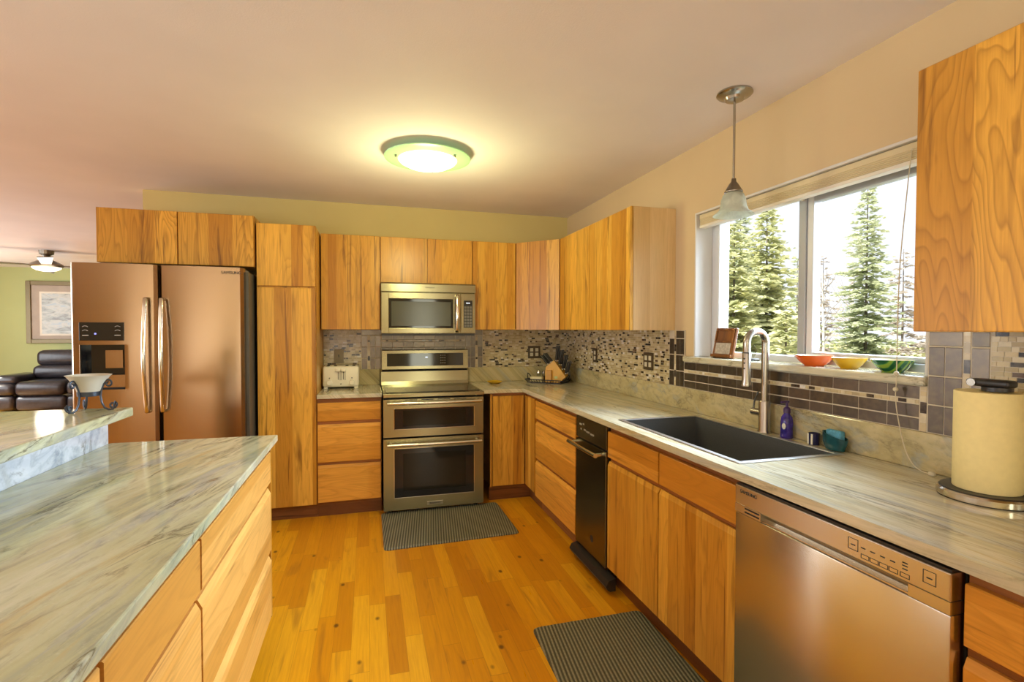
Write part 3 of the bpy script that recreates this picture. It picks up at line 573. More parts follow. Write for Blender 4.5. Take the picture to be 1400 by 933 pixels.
# ------------------------------------------------------------------ refrigerator
def fridge():
    t = T('refrigerator', 'stainless side-by-side refrigerator with dispenser between wall opening and pantry', 'refrigerator', (-1.24, 4.1, 0))
    part('body', plain('fridge_side_grey', (.10, .095, .075), .4, .3), t, lambda b: b.box(-1.745, -.778, 3.79, YB-.05, .03, 1.782, .004), 'dark grey cabinet sides')
    def door(x0, x1, hole=None):
        # gently bowed front with rounded vertical edges
        mb = MB(); yb_, n = 3.785, 28; prof = []
        for i in range(n+1):
            u = i/n; x = x0+(x1-x0)*u; e = min(u, 1-u)*(x1-x0); r = .022
            y = 3.700 + .010*(abs(u-.5)*2)**2
            if e < r: y += r-math.sqrt(max(0, r*r-(r-e)**2))
            prof.append((x, y))
        poly = prof+[(x1, yb_), (x0, yb_)]
        return mb, poly, prof
    mb, poly, prof = door(-1.279, -.795)
    mb.prism(poly, .06, 1.802); d2 = mb.build('door', STV, t, smooth=30)
    # left door in three pieces round the dispenser recess
    mb, poly, prof = door(-1.755, -1.292)
    xa, xb_ = -1.702, -1.466; yb_ = 3.785
    L = [p for p in prof if p[0] <= xa]; R = [p for p in prof if p[0] >= xb_]
    mb.prism(poly, 1.298, 1.804); mb.prism(poly, .06, 1.018)
    mb.prism(L+[(xa, 3.7035), (xa, yb_), (-1.755, yb_)], 1.018, 1.298); mb.prism([(xb_, 3.702)]+R+[(-1.292, yb_), (xb_, yb_)], 1.018, 1.298)
    bmesh.ops.remove_doubles(mb.b, verts=mb.b.verts, dist=.0003)
    d1 = mb.build('door', STV, t, smooth=30)
    part('display', BLACKGLASS, d1, lambda b: b.box(-1.702, -1.466, 3.6965, 3.712, 1.324, 1.437, .002))
    part('recess_back', BLACKGLASS, d1, lambda b: (b.box(xa+.001, xb_-.001, 3.765, 3.784, 1.110, 1.297), b.box(xa+.001, xa+.006, 3.706, 3.765, 1.110, 1.297), b.box(xb_-.006, xb_-.001, 3.706, 3.765, 1.110, 1.297)))
    part('dispenser_paddle', STV, d1, lambda b: b.prism([(-1.585, 3.742), (-1.492, 3.742), (-1.498, 3.756), (-1.579, 3.756)], 1.150, 1.262), smooth=30)
    part('tray_front', STV, d1, lambda b: b.prism([(xa+.001, 3.704), (xb_-.001, 3.704), (xb_-.001, 3.784), (xa+.001, 3.784)], 1.032, 1.109))
    part('tray_slot', SHADOWBLACK, d1, lambda b: b.box(xa+.001, xb_-.001, 3.708, 3.784, 1.019, 1.031))
    for zz in (1.409, 1.384):
        for x0, x1 in ((-1.684, -1.655), (-1.514, -1.485)):
            part('icon', INKW, d1, lambda b: b.tube([(x0+(x1-x0)*k/6, 3.6955, zz+.006*math.sin(math.pi*k/6)) for k in range(7)], .0013, 5))
    for x0, x1 in ((-1.684, -1.652), (-1.516, -1.484)):
        part('icon', INKW, d1, lambda b: b.box(x0, x1, 3.695, 3.6964, 1.355, 1.359))
    part('indicator', LED, d1, lambda b: b.box(-1.622, -1.612, 3.695, 3.6964, 1.362, 1.371))
    text_mb('SAMSUNG', .026, (-.862, 3.7005, 1.766), (1, 0, 0), (0, 0, 1)).build('lettering', INK, d2)
    for dr, x, sgn in ((d1, -1.340, -1), (d2, -1.253, 1)):
        pts = [(x-.001*sgn, 3.705, .872), (x, 3.672, .874)] + [(x+sgn*.004*math.sin(math.pi*k/14), 3.668-.030*math.sin(math.pi*k/14), .875+(1.585-.875)*k/14) for k in range(15)] + [(x, 3.672, 1.586), (x-.001*sgn, 3.705, 1.588)]
        def hb(b):
            w_ = .013; d_ = .009; ring = []
            for i, p in enumerate(pts):
                a = Vector(pts[max(i-1, 0)]); c = Vector(pts[min(i+1, len(pts)-1)]); tg = (c-a).normalized(); nrm = Vector((1, 0, 0)); bb = tg.cross(nrm).normalized()
                ring.append([b.b.verts.new(Vector(p)+nrm*w_*math.cos(q)*1.0+bb*d_*math.sin(q)) for q in [2*math.pi*k/12 for k in range(12)]])
            for A, B in zip(ring, ring[1:]):
                for k in range(12): b.b.faces.new((A[k], A[(k+1) % 12], B[(k+1) % 12], B[k]))
            b.b.faces.new(ring[0]); b.b.faces.new(ring[-1])
        part('handle', STH, dr, hb, smooth=50)
    for q in ((-1.72, -1.62), (-.90, -.80)): part('top_hinge_cover', GREYPL, t, lambda b: b.box(*q, 3.80, 3.92, 1.7825, 1.800, .004))
    part('foot_grille', BLACKPL, t, lambda b: b.box(-1.74, -.785, 3.80, 3.83, 0, .055))
fridge()

# ------------------------------------------------------------------ range
def rng():
    x0, x1, yf = .106, .866, 3.85
    t = T('double_oven_range', 'stainless double oven range between the toaster counter and the corner', 'range', ((x0+x1)/2, 4.2, 0))
    part('body', SHADOWBLACK, t, lambda b: b.box(x0+.004, x1-.004, 3.892, YB-.03, .02, .884))
    part('cooktop', ST, t, lambda b: (b.box(x0-.001, x1+.003, 3.838, 4.50, .886, .916, .004), ))
    part('ceramic_glass', BLACKGLASS, t, lambda b: b.box(x0+.02, x1-.02, 3.90, 4.44, .9165, .920, .001))
    part('rear_riser', ST, t, lambda b: b.extr([(0, .917), (.01, .945), (.02, 1.030), (.07, 1.030), (.07, .917)], FY(4.452), x0, x1-.004))
    c = part('control_console', ST, t, lambda b: b.extr([(.005, 1.046), (.0, 1.052), (.012, 1.212), (.018, 1.218), (.075, 1.218), (.075, 1.046)], FY(4.440), x0+.006, x1-.008), 'steel control console')
    part('console_shadow_gap', SHADOWBLACK, t, lambda b: b.box(x0+.008, x1-.010, 4.475, 4.52, 1.0302, 1.0458))
    part('control_glass', BLACKGLASS, c, lambda b: b.extr([(0, 1.078), (.0085, 1.188), (.014, 1.188), (.006, 1.078)], FY(4.4385), x0+.048, x1-.052))
    part('clock_digits', DIGIT, c, lambda b: b.box(.480, .500, 4.4405, 4.4425, 1.148, 1.158))
    part('control_marks', INKW, c, lambda b: [b.box(.612+.018*i, .618+.018*i, 4.4385, 4.4435, 1.100+.022*j, 1.104+.022*j) for i in range(3) for j in range(4)])
    def door(name, z0, z1, wz0, wz1, hz):
        d = part(name, ST, t, lambda b: (b.box(x0, .186, yf, 3.890, z0, z1), b.box(.790, x1, yf, 3.890, z0, z1), b.box(.186, .790, yf, 3.890, z0, wz0), b.box(.186, .790, yf, 3.890, wz1, z1)))
        part('window', OVENGLASS, d, lambda b: b.box(.1865, .7895, yf+.006, yf+.012, wz0+.0005, wz1-.0005))
        part('inner_frame', BLACKGLASS, d, lambda b: (b.box(.187, .789, yf+.003, yf+.0055, wz0+.001, wz0+(wz1-wz0)*.13), b.box(.187, .789, yf+.003, yf+.0055, wz1-(wz1-wz0)*.10, wz1-.001), b.box(.187, .250, yf+.003, yf+.0055, wz0+(wz1-wz0)*.13, wz1-(wz1-wz0)*.10), b.box(.726, .789, yf+.003, yf+.0055, wz0+(wz1-wz0)*.13, wz1-(wz1-wz0)*.10)))
        part('bezel', STH, d, lambda b: [b.box(*q, .0015) for q in ((.180, .1865, yf-.002, yf+.004, wz0-.006, wz1+.006), (.7895, .796, yf-.002, yf+.004, wz0-.006, wz1+.006), (.187, .789, yf-.002, yf+.004, wz0-.006, wz0), (.187, .789, yf-.002, yf+.004, wz1, wz1+.006))])
        part('handle', STH, d, lambda b: (b.cyl((.132, yf-.052, hz), (.842, yf-.052, hz), .0125), b.cyl((.160, yf+.001, hz), (.160, yf-.052, hz), .010), b.cyl((.814, yf+.001, hz), (.814, yf-.052, hz), .010)), smooth=True)
        return d
    d = door('upper_oven_door', .588, .872, .648, .799, .846)
    part('vent_slots', SHADOWBLACK, d, lambda b: [b.box(.26+.125*k, .355+.125*k, yf-.0008, yf+.004, .862, .868) for k in range(4)])
    d = door('lower_oven_door', .036, .574, .130, .497, .536)
    part('badge', STH, d, lambda b: b.box(.425, .550, yf-.003, yf, .056, .084, .001))
    text_mb('KitchenAid', .0185, (.4875, yf-.0032, .070), (1, 0, 0), (0, 0, 1)).build('lettering', INK, d)
    part('leveling_feet', BLACKPL, t, lambda b: [b.cyl((x, y, 0), (x, y, .02), .018) for x in (.15, .82) for y in (3.93, 4.45)])
rng()

# ------------------------------------------------------------------ microwave
def micro():
    x0, x1, yf = .101, .867, 4.160
    t = T('microwave', 'stainless over-the-range microwave with black keypad', 'microwave', ((x0+x1)/2, 4.36, 1.345))
    part('body', ST, t, lambda b: b.box(x0+.003, x1-.003, 4.195, YB-.013, 1.362, 1.7745))
    v = part('vent_hood', ST, t, lambda b: b.extr([(.004, 1.698), (0, 1.702), (0, 1.762), (.012, 1.774), (.034, 1.774), (.034, 1.698)], FY(yf-.004), x0, x1))
    d = part('door', ST, t, lambda b: (b.box(x0, .160, yf, 4.194, 1.364, 1.693, .003), b.box(.679, .741, yf, 4.194, 1.364, 1.693, .003), b.box(.158, .681, yf, 4.194, 1.364, 1.407, .003), b.box(.158, .681, yf, 4.194, 1.644, 1.693, .003)))
    part('window', MWGLASS, d, lambda b: b.box(.157, .682, yf+.004, yf+.012, 1.404, 1.647))
    part('window_rim', BLACKGLASS, d, lambda b: [b.box(*q) for q in ((.161, .180, yf+.0012, yf+.0038, 1.408, 1.643), (.660, .678, yf+.0012, yf+.0038, 1.408, 1.643), (.180, .660, yf+.0012, yf+.0038, 1.408, 1.424), (.180, .660, yf+.0012, yf+.0038, 1.622, 1.643))])
    part('handle', STH, d, lambda b: b.tube([(.711, yf, 1.382), (.711, yf-.022, 1.388)]+[(.711, yf-.024-.016*math.sin(math.pi*k/10), 1.392+.272*k/10) for k in range(11)]+[(.711, yf-.022, 1.668), (.711, yf, 1.674)], .0125, 12).xf(Matrix.Translation((.711, 0, 0)) @ Matrix.Diagonal((1.45, 1, 1, 1)) @ Matrix.Translation((-.711, 0, 0))), smooth=50)
    c = part('control_panel', ST, t, lambda b: b.box(.743, x1, yf, 4.194, 1.364, 1.693, .003))
    part('keypad', BLACKPL, c, lambda b: b.box(.767, .842, yf-.0015, yf+.004, 1.410, 1.638, .001))
    part('display', BLACKGLASS, c, lambda b: b.box(.772, .837, yf-.0024, yf-.0014, 1.600, 1.633))
    part('clock_digits', DIGIT, c, lambda b: [b.box(.789+.011*k, .796+.011*k, yf-.0032, yf-.0023, 1.611, 1.620) for k in range(3)])
    part('keys', GREYPL, c, lambda b: [b.box(.772+.0225*i, .790+.0225*i, yf-.0028, yf-.0014, 1.416+.0255*j, 1.436+.0255*j, .0008) for i in range(3) for j in range(7)])
    text_mb('Whirlpool', .018, (.487, yf-.0046, 1.738), (1, 0, 0), (0, 0, 1)).build('lettering', INK, v)
    part('underside_grille', BLACKPL, t, lambda b: b.box(x0+.004, x1-.004, 4.175, YB-.013, 1.345, 1.3615))
micro()

# ------------------------------------------------------------------ trash compactor
def compactor():
    t = T('trash_compactor', 'narrow dark steel trash compactor with bar handle beside the sink cabinet', 'trash compactor', (1.5, 2.67, 0))
    part('body', BLACKPL, t, lambda b: b.box(xB+.012, XR-.03, 2.464, 2.874, .02, .8835))
    p = part('control_panel', STDK, t, lambda b: b.box(xB-.002, xB+.011, 2.466, 2.872, .745, .874, .002))
    part('knobs_and_print', plain('dim_print', (.30, .29, .24), .5), p, lambda b: [b.box(xB-.0028, xB-.0018, y, y+w_, z, z+.010) for y, w_, z in ((2.79, .034, .822), (2.755, .02, .828), (2.79, .018, .795), (2.73, .03, .797), (2.68, .045, .792), (2.62, .05, .788))])
    d = part('drawer_front', STDK, t, lambda b: b.box(xB-.004, xB+.011, 2.466, 2.872, .095, .735, .003))
    hx = xB-.052
    part('handle', STH, d, lambda b: (b.cyl((hx, 2.880, .712), (hx, 2.492, .712), .0125), b.cyl((xB-.003, 2.855, .712), (hx, 2.855, .712), .010), b.cyl((xB-.003, 2.505, .712), (hx, 2.505, .712), .011)), smooth=True)
    part('badge', INK, d, lambda b: b.cyl((xB-.0046, 2.640, .195), (xB-.0035, 2.640, .195), .020))
    part('foot_pedal', BLACKPL, t, lambda b: b.extr([(-.035, .030), (-.045, .050), (-.030, .078), (.011, .088), (.011, .022), (-.02, .022)], FX(xB), 2.372, 2.872), smooth=30)
    part('plinth', BLACKPL, t, lambda b: b.box(xB+.02, xB+.10, 2.464, 2.874, 0, .0195))
compactor()

# ------------------------------------------------------------------ dishwasher
def dishwasher():
    xf, y0, y1 = 1.214, .779, 1.447
    t = T('dishwasher', 'stainless dishwasher with pocket handle between sink cabinet and near drawers', 'dishwasher', (1.5, 1.11, 0))
    part('tub_frame', BLACKPL, t, lambda b: b.box(xf+.046, XR-.03, y0-.002, y1+.006, .02, .8825))
    d = part('door', STDW, t, lambda b: (b.box(xf, xf+.045, y0, y1, .11, .776, .004),), smooth=30)
    p = part('control_panel', STDW, t, lambda b: (b.box(xf-.002, xf+.045, y0, y1, .806, .870, .003), b.box(xf-.002, xf+.045, y0, .868, .778, .806), b.box(xf-.002, xf+.045, 1.330, y1, .778, .806), b.extr([(-.002, .8055), (.030, .796), (.036, .778), (.045, .778), (.045, .806), (-.002, .806)], FX(xf), .868, 1.330)))
    part('pocket_handle', STDW, p, lambda b: b.extr([(.004, .7775), (.034, .7775), (.034, .781), (.004, .781)], FX(xf), .8685, 1.3295))
    part('top_edge', BLACKPL, t, lambda b: b.box(xf+.004, xf+.045, y0+.002, y1-.002, .8705, .8765))
    text_mb('SAMSUNG', .0165, (xf-.0023, 1.385, .852), (0, -1, 0), (0, 0, 1)).build('lettering', INK, p)
    part('vent_slots', SHADOWBLACK, p, lambda b: [b.box(xf-.0028, xf+.002, 1.336, 1.400, z, z+.005) for z in (.785, .797)])
    def outline(b, y0, y1, z0, z1, w=.0011):
        for q in ((y0, y1, z0, z0+w), (y0, y1, z1-w, z1), (y0, y0+w, z0, z1), (y1-w, y1, z0, z1)): b.box(xf-.0027, xf-.0018, *q)
    for y in (1.008, .822): part('button', INK, p, lambda b: outline(b, y-.014, y+.014, .826, .856))
    for y in (.975, .951, .927, .903, .876): part('button', INK, p, lambda b: outline(b, y-.011, y+.011, .815, .826))
    part('button_print', INK, p, lambda b: [b.box(xf-.0026, xf-.0018, y-.006, y+.006, z, z+.0028) for y, z in ((.980, .840), (.955, .840), (.930, .840), (.905, .840), (.876, .849), (.876, .842), (.876, .834), (1.008, .838), (.822, .838))])
    part('toe_panel', BLACKPL, t, lambda b: b.box(xf+.07, xf+.09, y0, y1, 0, .105))
dishwasher()

# ------------------------------------------------------------------ sink and faucet
t = T('kitchen_sink', 'charcoal drop-in kitchen sink with pale metal rim in the counter', 'sink', (1.52, 1.97, .70))
part('rim', steel('sink_rim_steel', (.60, .60, .60), .35, an=0), t, lambda b: [b.box(*q, .0015) for q in ((1.283, 1.306, 1.512, 2.428, .9145, .9185), (1.744, 1.768, 1.512, 2.428, .9145, .9185), (1.3065, 1.7435, 1.512, 1.536, .9145, .9185), (1.3065, 1.7435, 2.404, 2.428, .9145, .9185))])
part('basin', SINKM, t, lambda b: (b.box(1.298, 1.304, 1.528, 2.413, .712, .9143), b.box(1.745, 1.751, 1.528, 2.413, .712, .9143), b.box(1.304, 1.745, 1.528, 1.534, .712, .9143), b.box(1.304, 1.745, 2.406, 2.413, .712, .9143), b.box(1.298, 1.751, 1.528, 2.413, .704, .712)))
part('drain', ST, t, lambda b: b.lathe([(.0, .001), (.03, .001), (.042, .004), (.044, .0)], (1.53, 1.97, .7122), 24), smooth=True)
fx, fy = 1.792, 1.950
t = T('kitchen_faucet', 'tall brushed nickel gooseneck faucet with pull-down head behind the sink', 'faucet', (fx, fy, .9142))
part('base', NICKEL, t, lambda b: b.lathe([(0, 0), (.030, 0), (.030, .006), (.026, .012), (.0255, .145), (.023, .150), (0, .150)], (fx, fy, .9142), 28), smooth=True)
arc = [(fx, fy, 1.06), (fx, fy, 1.20), (fx, fy, 1.30)] + [(fx-.055+.055*math.cos(a), fy-.006*math.sin(a/2), 1.335+.055*math.sin(a)) for a in [math.pi*k/14 for k in range(15)]]
part('spout', NICKEL, t, lambda b: b.tube(smooth_path(arc, 3), .0165, 16), smooth=True)
hd = part('spray_head', NICKEL, t, lambda b: b.lathe([(0, 0), (.023, .0), (.0235, .012), (.019, .03), (.019, .150), (.0165, .156), (.0165, .20), (0, .20)], (fx-.110, fy-.006, 1.138), 24), smooth=True)
part('spray_collar', BLACKPL, hd, lambda b: b.torus((fx-.110, fy-.006, 1.292), .0185, .0025, 24, 6))
part('spray_button', BLACKPL, hd, lambda b: [b.ball((fx-.128, fy-.012, z), .004, 8) for z in (1.22, 1.245, 1.265)])
part('lever_handle', NICKEL, t, lambda b: (b.cyl((fx, fy+.02, 1.005), (fx-.004, fy+.072, 1.005), .017), b.tube([(fx-.004, fy+.066, 1.01), (fx-.006, fy+.058, 1.055), (fx-.01, fy+.030, 1.105)], [.005, .0045, .0035], 8)), smooth=True)

# ------------------------------------------------------------------ small things by the sink
t = T('soap_bottle', 'purple foaming hand soap pump bottle standing behind the sink', 'soap bottle', (1.802, 1.828, .9142))
SB = (1.802, 1.828, .9142)
part('bottle', PURPLE, t, lambda b: b.lathe([(0, 0), (.024, 0), (.027, .006), (.025, .04), (.026, .07), (.022, .095), (.013, .108), (.013, .112), (0, .112)], SB, 24), smooth=True)
part('pump', PUMP, t, lambda b: (b.lathe([(0, .1125), (.0155, .1125), (.0155, .130), (.010, .138), (.006, .140), (.006, .158), (.010, .160), (.010, .166), (0, .167)], SB, 20), b.box(SB[0]-.034, SB[0]+.004, SB[1]-.005, SB[1]+.005, SB[2]+.158, SB[2]+.166, .002)), smooth=True)
part('flower_label', LABELW, t, lambda b: b.ball((SB[0]-.0245, SB[1]-.008, SB[2]+.055), .011, 10, (.25, 1, 1.3)), 'white flower label')
t = T('sponge_holder', 'teal ceramic sponge caddy on the counter corner of the sink', 'sponge holder', (1.800, 1.585, .9142))
SH = (1.800, 1.583, .9142)
def caddy(b):
    k = 24; prof = [(.030, .0), (.040, .004), (.050, .03), (.053, .062), (.049, .062), (.045, .03), (.034, .010)]
    rings = [[b.b.verts.new((SH[0]+r*.52*math.cos(2*math.pi*i/k), SH[1]+r*1.02*math.sin(2*math.pi*i/k), SH[2]+z+(.012*(math.sin(2*math.pi*i/k)) if z > .05 else 0))) for i in range(k)] for r, z in prof]
    for A, B in zip(rings, rings[1:]):
        for i in range(k): b.b.faces.new((A[i], A[(i+1) % k], B[(i+1) % k], B[i]))
    b.b.faces.new(rings[0]); b.b.faces.new(rings[-1])
part('holder', TEAL, t, caddy, smooth=True)
tag(MB().box(SH[0]-.012, SH[0]+.012, SH[1]-.036, SH[1]+.034, SH[2]+.0125, SH[2]+.082, .006).xf(Matrix.Identity(4)).build('sponge', SPONGE), 'blue sponge sticking out of the teal caddy', 'sponge')
t = T('striped_cup', 'tiny navy and white striped cup beside the teal sponge caddy', 'cup', (1.806, 1.690, .9142))
SC = (1.806, 1.688, .9142)
part('cup_body', NAVY, t, lambda b: b.lathe([(0, 0), (.020, 0), (.021, .050), (.018, .050), (.017, .006), (0, .006)], SC, 20), smooth=True)
part('white_stripe', LABELW, t, lambda b: [b.box(SC[0]+.0205*math.cos(a)-.0022, SC[0]+.0205*math.cos(a)+.0022, SC[1]+.0205*math.sin(a)-.004, SC[1]+.0205*math.sin(a)+.004, SC[2]+.003, SC[2]+.047, .001) for a in (math.pi*.80, math.pi*1.12)], 'white stripes')

# window-sill things
sz = 1.2398
def bowl(name, label, c, R, h, mat, inner):
    t = T(name, label, 'bowl', (c[0], c[1], sz))
    part('outer_bowl', mat, t, lambda b: b.lathe([(0, 0), (R*.48, 0), (R*.50, .003), (R*.72, h*.35), (R*.93, h*.78), (R, h), (R*.965, h), (R*.90, h*.80), (0, h*.60)], (c[0], c[1], sz), 32), smooth=True)
    part('glazed_inside', inner, t, lambda b: b.lathe([(R*.962, h+.0006), (R*.87, h*.82), (R*.60, h*.64), (0, h*.605)], (c[0], c[1], sz), 32), smooth=True)
bowl('ceramic_bowl', 'orange ceramic bowl on the window sill nearest the faucet', (1.905, 1.785), .080, .046, ORANGE, CREAMGL)
bowl('ceramic_bowl', 'yellow ceramic bowl in the middle of three on the window sill', (1.905, 1.616), .064, .044, YELLOW, CREAMGL)
bowl('ceramic_bowl', 'green striped ceramic bowl on the sill beside the cord', (1.905, 1.437), .070, .046, GREENB, CREAMGL)
t = T('wooden_plaque', 'dark wooden desk plaque with paper insert leaning on the window sill', 'plaque', (1.91, 2.395, sz), local=True)
t.rotation_euler = (0, 0, 0)
M = Matrix.Translation((0, 0, 0)) @ Matrix.Rotation(math.radians(11), 4, 'Y')
def pl_(fn): 
    def g(b): fn(b); b.xf(M)
    return g
part('board', WPLAQUE, t, pl_(lambda b: b.box(-.008, .008, -.082, .082, 0, .170, .003)))
part('carved_frame', WPLAQUE, t, pl_(lambda b: [b.box(*q, .002) for q in ((-.015, -.0082, -.075, .075, .155, .166), (-.015, -.0082, -.075, .075, .086, .095), (-.015, -.0082, -.075, -.064, .095, .155), (-.015, -.0082, .064, .075, .095, .155))]))
part('paper_insert', plain('aged_paper', (.42, .37, .30), .7, var=.25, scale=70), t, pl_(lambda b: b.box(-.0110, -.0083, -.060, .060, .022, .084)), 'pale paper insert')
part('ledge', WPLAQUE, t, pl_(lambda b: b.box(-.022, -.0083, -.082, .082, .001, .018, .003)))
t = T('glass_ornament', 'small clear glass ornament on dark base behind the faucet', 'ornament', (1.915, 2.165, sz))
part('base', BLACKPL, t, lambda b: b.lathe([(0, 0), (.030, 0), (.030, .007), (.026, .009), (0, .009)], (1.915, 2.165, sz), 20), smooth=True)
part('glass_diamond', CLEAR, t, lambda b: (b.lathe([(0, .0095), (.016, .030), (.024, .052), (0, .084)], (1.915, 2.165, sz), 4)))

# paper towel holder
pc = (1.714, 1.015, .9142)
t = T('paper_towel_holder', 'steel weighted paper towel stand with black top on the near counter', 'paper towel holder', pc)
part('base_ring', STH, t, lambda b: b.lathe([(0, .001), (.110, .001), (.113, .004), (.113, .019), (.108, .024), (0, .024)], pc, 48), smooth=True)
part('rubber_pad', BLACKPL, t, lambda b: b.lathe([(0, .0242), (.107, .0242), (.104, .0275), (0, .0275)], pc, 48), smooth=True)
part('foot_ring', BLACKPL, t, lambda b: b.lathe([(0, 0), (.111, 0), (.111, .0009), (0, .0009)], pc, 48))
part('post', STH, t, lambda b: b.cyl((pc[0], pc[1], pc[2]+.028), (pc[0], pc[1], pc[2]+.322), .010))
part('tension_top', BLACKPL, t, lambda b: (b.box(pc[0]-.022, pc[0]+.022, pc[1]-.058, pc[1]+.048, pc[2]+.322, pc[2]+.344, .008, 3), b.cyl((pc[0], pc[1]-.02, pc[2]+.312), (pc[0], pc[1]-.02, pc[2]+.323), .034)), smooth=True)
part('button', NICKEL, t, lambda b: b.cyl((pc[0]-.016, pc[1]+.030, pc[2]+.333), (pc[0]-.026, pc[1]+.030, pc[2]+.333), .011), smooth=True)
r = MB().lathe([(.021, .0), (.076, 0), (.077, .002), (.077, .278), (.076, .280), (.021, .280), (.021, 0)], (pc[0], pc[1], pc[2]+.0285), 48)
tag(r.build('paper_towel_roll', PAPER, smooth=True), 'thick cream paper towel roll on the steel stand', 'paper towels')

# ------------------------------------------------------------------ left counter: toaster
t = T('toaster', 'cream white four-slice toaster on the short counter left of the range', 'toaster', (-.213, 4.39, .9142))
zc = .9142
part('shell', WHITEPL, t, lambda b: b.box(-.353, -.073, 4.290, 4.490, zc+.014, zc+.182, .020, 4), smooth=True)
part('foot', WHITEPL, t, lambda b: b.box(-.345, -.315, 4.300, 4.480, zc, zc+.016, .003)); part('foot', WHITEPL, t, lambda b: b.box(-.111, -.081, 4.300, 4.480, zc, zc+.016, .003))
part('lever_track', SHADOWBLACK, t, lambda b: (b.box(-.236, -.231, 4.2885, 4.292, zc+.075, zc+.150), b.box(-.196, -.191, 4.2885, 4.292, zc+.075, zc+.150)))
part('lever_plate', plain('grey_lever_plate', (.55, .54, .47), .4), t, lambda b: (b.box(-.225, -.202, 4.2882, 4.291, zc+.070, zc+.150), b.box(-.186, -.176, 4.2882, 4.291, zc+.070, zc+.150)))
for x in (-.235, -.193): part('lever', WHITEPL, t, lambda b: b.box(x-.019, x+.019, 4.268, 4.2895, zc+.140, zc+.168, .006), smooth=True)
for x in (-.300, -.128):
    part('browning_knob', WHITEPL, t, lambda b: b.cyl((x, 4.291, zc+.052), (x, 4.274, zc+.052), .022, .019), smooth=True)
    part('button', GREYPL, t, lambda b: b.cyl((x, 4.2915, zc+.088), (x, 4.287, zc+.088), .005))
part('bread_slots', SHADOWBLACK, t, lambda b: [b.box(x, x+.022, 4.325, 4.455, zc+.180, zc+.1828) for x in (-.325, -.270, -.180, -.125)])
part('badge', INK, t, lambda b: b.ball((-.213, 4.2895, zc+.040), .007, 8, (1, .2, .5)))

# outlets and switch
def outlet(name, label, fn, a, z, wd, ht, gangs, switch=False):
    c = fn(a, 0, z-ht/2); t = T(name, label, 'outlet' if not switch else 'switch', c)
    part('cover_plate', BRONZE if not switch else plain('taupe_plate', (.22, .18, .11), .4), t, lambda b: b.extr([(-.006, z-ht/2+.003), (-.006, z+ht/2-.003), (-.003, z+ht/2), (0, z+ht/2), (0, z-ht/2), (-.003, z-ht/2)], fn, a-wd/2, a+wd/2))
    for k in range(gangs):
        aa = a+(k-(gangs-1)/2)*.052
        if switch:
            part('toggle', GREYPL, t, lambda b: b.extr([(-.014, z+.004), (-.0062, z+.012), (-.0062, z-.010)], fn, aa-.005, aa+.005))
        else:
            for s_ in (-.022, .022):
                part('receptacle', IVORY, t, lambda b: b.extr([(-.0085, z+s_-.015), (-.0085, z+s_+.015), (-.0062, z+s_+.016), (-.0062, z+s_-.016)], fn, aa-.015, aa+.015))
fo = FY(YB-.0125); fo2 = FX(XR-.0125)
outlet('light_switch', 'taupe wall switch plate in the mosaic above the toaster', fo, -.240, 1.167, .078, .118, 1, True)
outlet('wall_outlet', 'bronze double wall outlet on the back mosaic beside the knife block', fo, 1.514, 1.182, .120, .118, 2)
outlet('wall_outlet', 'narrow bronze wall outlet on the window wall nearest the corner', fo2, 3.888, 1.181, .074, .118, 1)
outlet('wall_outlet', 'bronze double wall outlet on the window wall nearest the window', fo2, 3.050, 1.182, .120, .118, 2)

# spoon rest
tag(MB().lathe([(0, .0), (.040, 0), (.058, .010), (.072, .020), (.070, .022), (.055, .013), (.038, .005), (0, .004)], (1.085, 4.37, .9142), 32).build('spoon_rest', YELLOW, smooth=True), 'shallow yellow dish on the counter right beside the range', 'dish')

# tray, knife block, shakers, butter dish
TA = math.radians(-45); TC = (1.575, 4.325, .9142)
t = T('wire_tray', 'black wire tray with loop handles in the counter corner', 'tray', TC, TA, local=True)
def wire(b):
    for z, sx, sy in ((.004, .165, .085), (.030, .185, .100)):
        b.tube([(-sx, -sy, z), (sx, -sy, z), (sx, sy, z), (-sx, sy, z)], .004, 6, closed=True)
    for i in range(14):
        x = -.165+.33*i/13
        for s_ in (-1, 1): b.tube([(x, s_*.085, .004), (x*1.1, s_*.1, .030)], .0025, 5)
    for i in range(8):
        y = -.085+.17*i/7
        for s_ in (-1, 1): b.tube([(s_*.165, y, .004), (s_*.185, y*1.15, .030)], .0025, 5)
part('wire_rim', BLACKIRON, t, wire)
part('tray_base', BLACKIRON, t, lambda b: b.box(-.164, .164, -.084, .084, .002, .006))
for s_ in (-1, 1): part('loop_handle', BLACKIRON, t, lambda b: b.tube([(s_*(.185+.035*math.sin(math.pi*k/10)*.6), -.04+.08*k/10, .032+.045*math.sin(math.pi*k/10)) for k in range(11)], .0035, 6), smooth=True)
def on_tray(x, y, z=.0065): 
    v = Matrix.Rotation(TA, 3, 'Z') @ Vector((x, y, z)); return (TC[0]+v.x, TC[1]+v.y, TC[2]+z)
KSC = 1.12
t = T('knife_block', 'light wooden knife block standing on the black wire tray', 'knife block', on_tray(.074, .005), math.radians(-40), local=True)
t.scale = (KSC, KSC, KSC)
BP = [(-.072, 0), (.045, 0), (.098, .050), (-.002, .178), (-.070, .122), (-.072, .10)]
kb = part('block', WBLOCK, t, lambda b: b.extr(BP, lambda a, d, z: (d, a, z), -.042, .042))
part('block_step', WBLOCK, t, lambda b: b.box(-.070, -.015, -.060, -.0425, 0, .100, .003))
part('label_sticker', plain('pale_green_sticker', (.40, .48, .18), .5), t, lambda b: b.box(.005, .030, -.0432, -.0422, .032, .052))
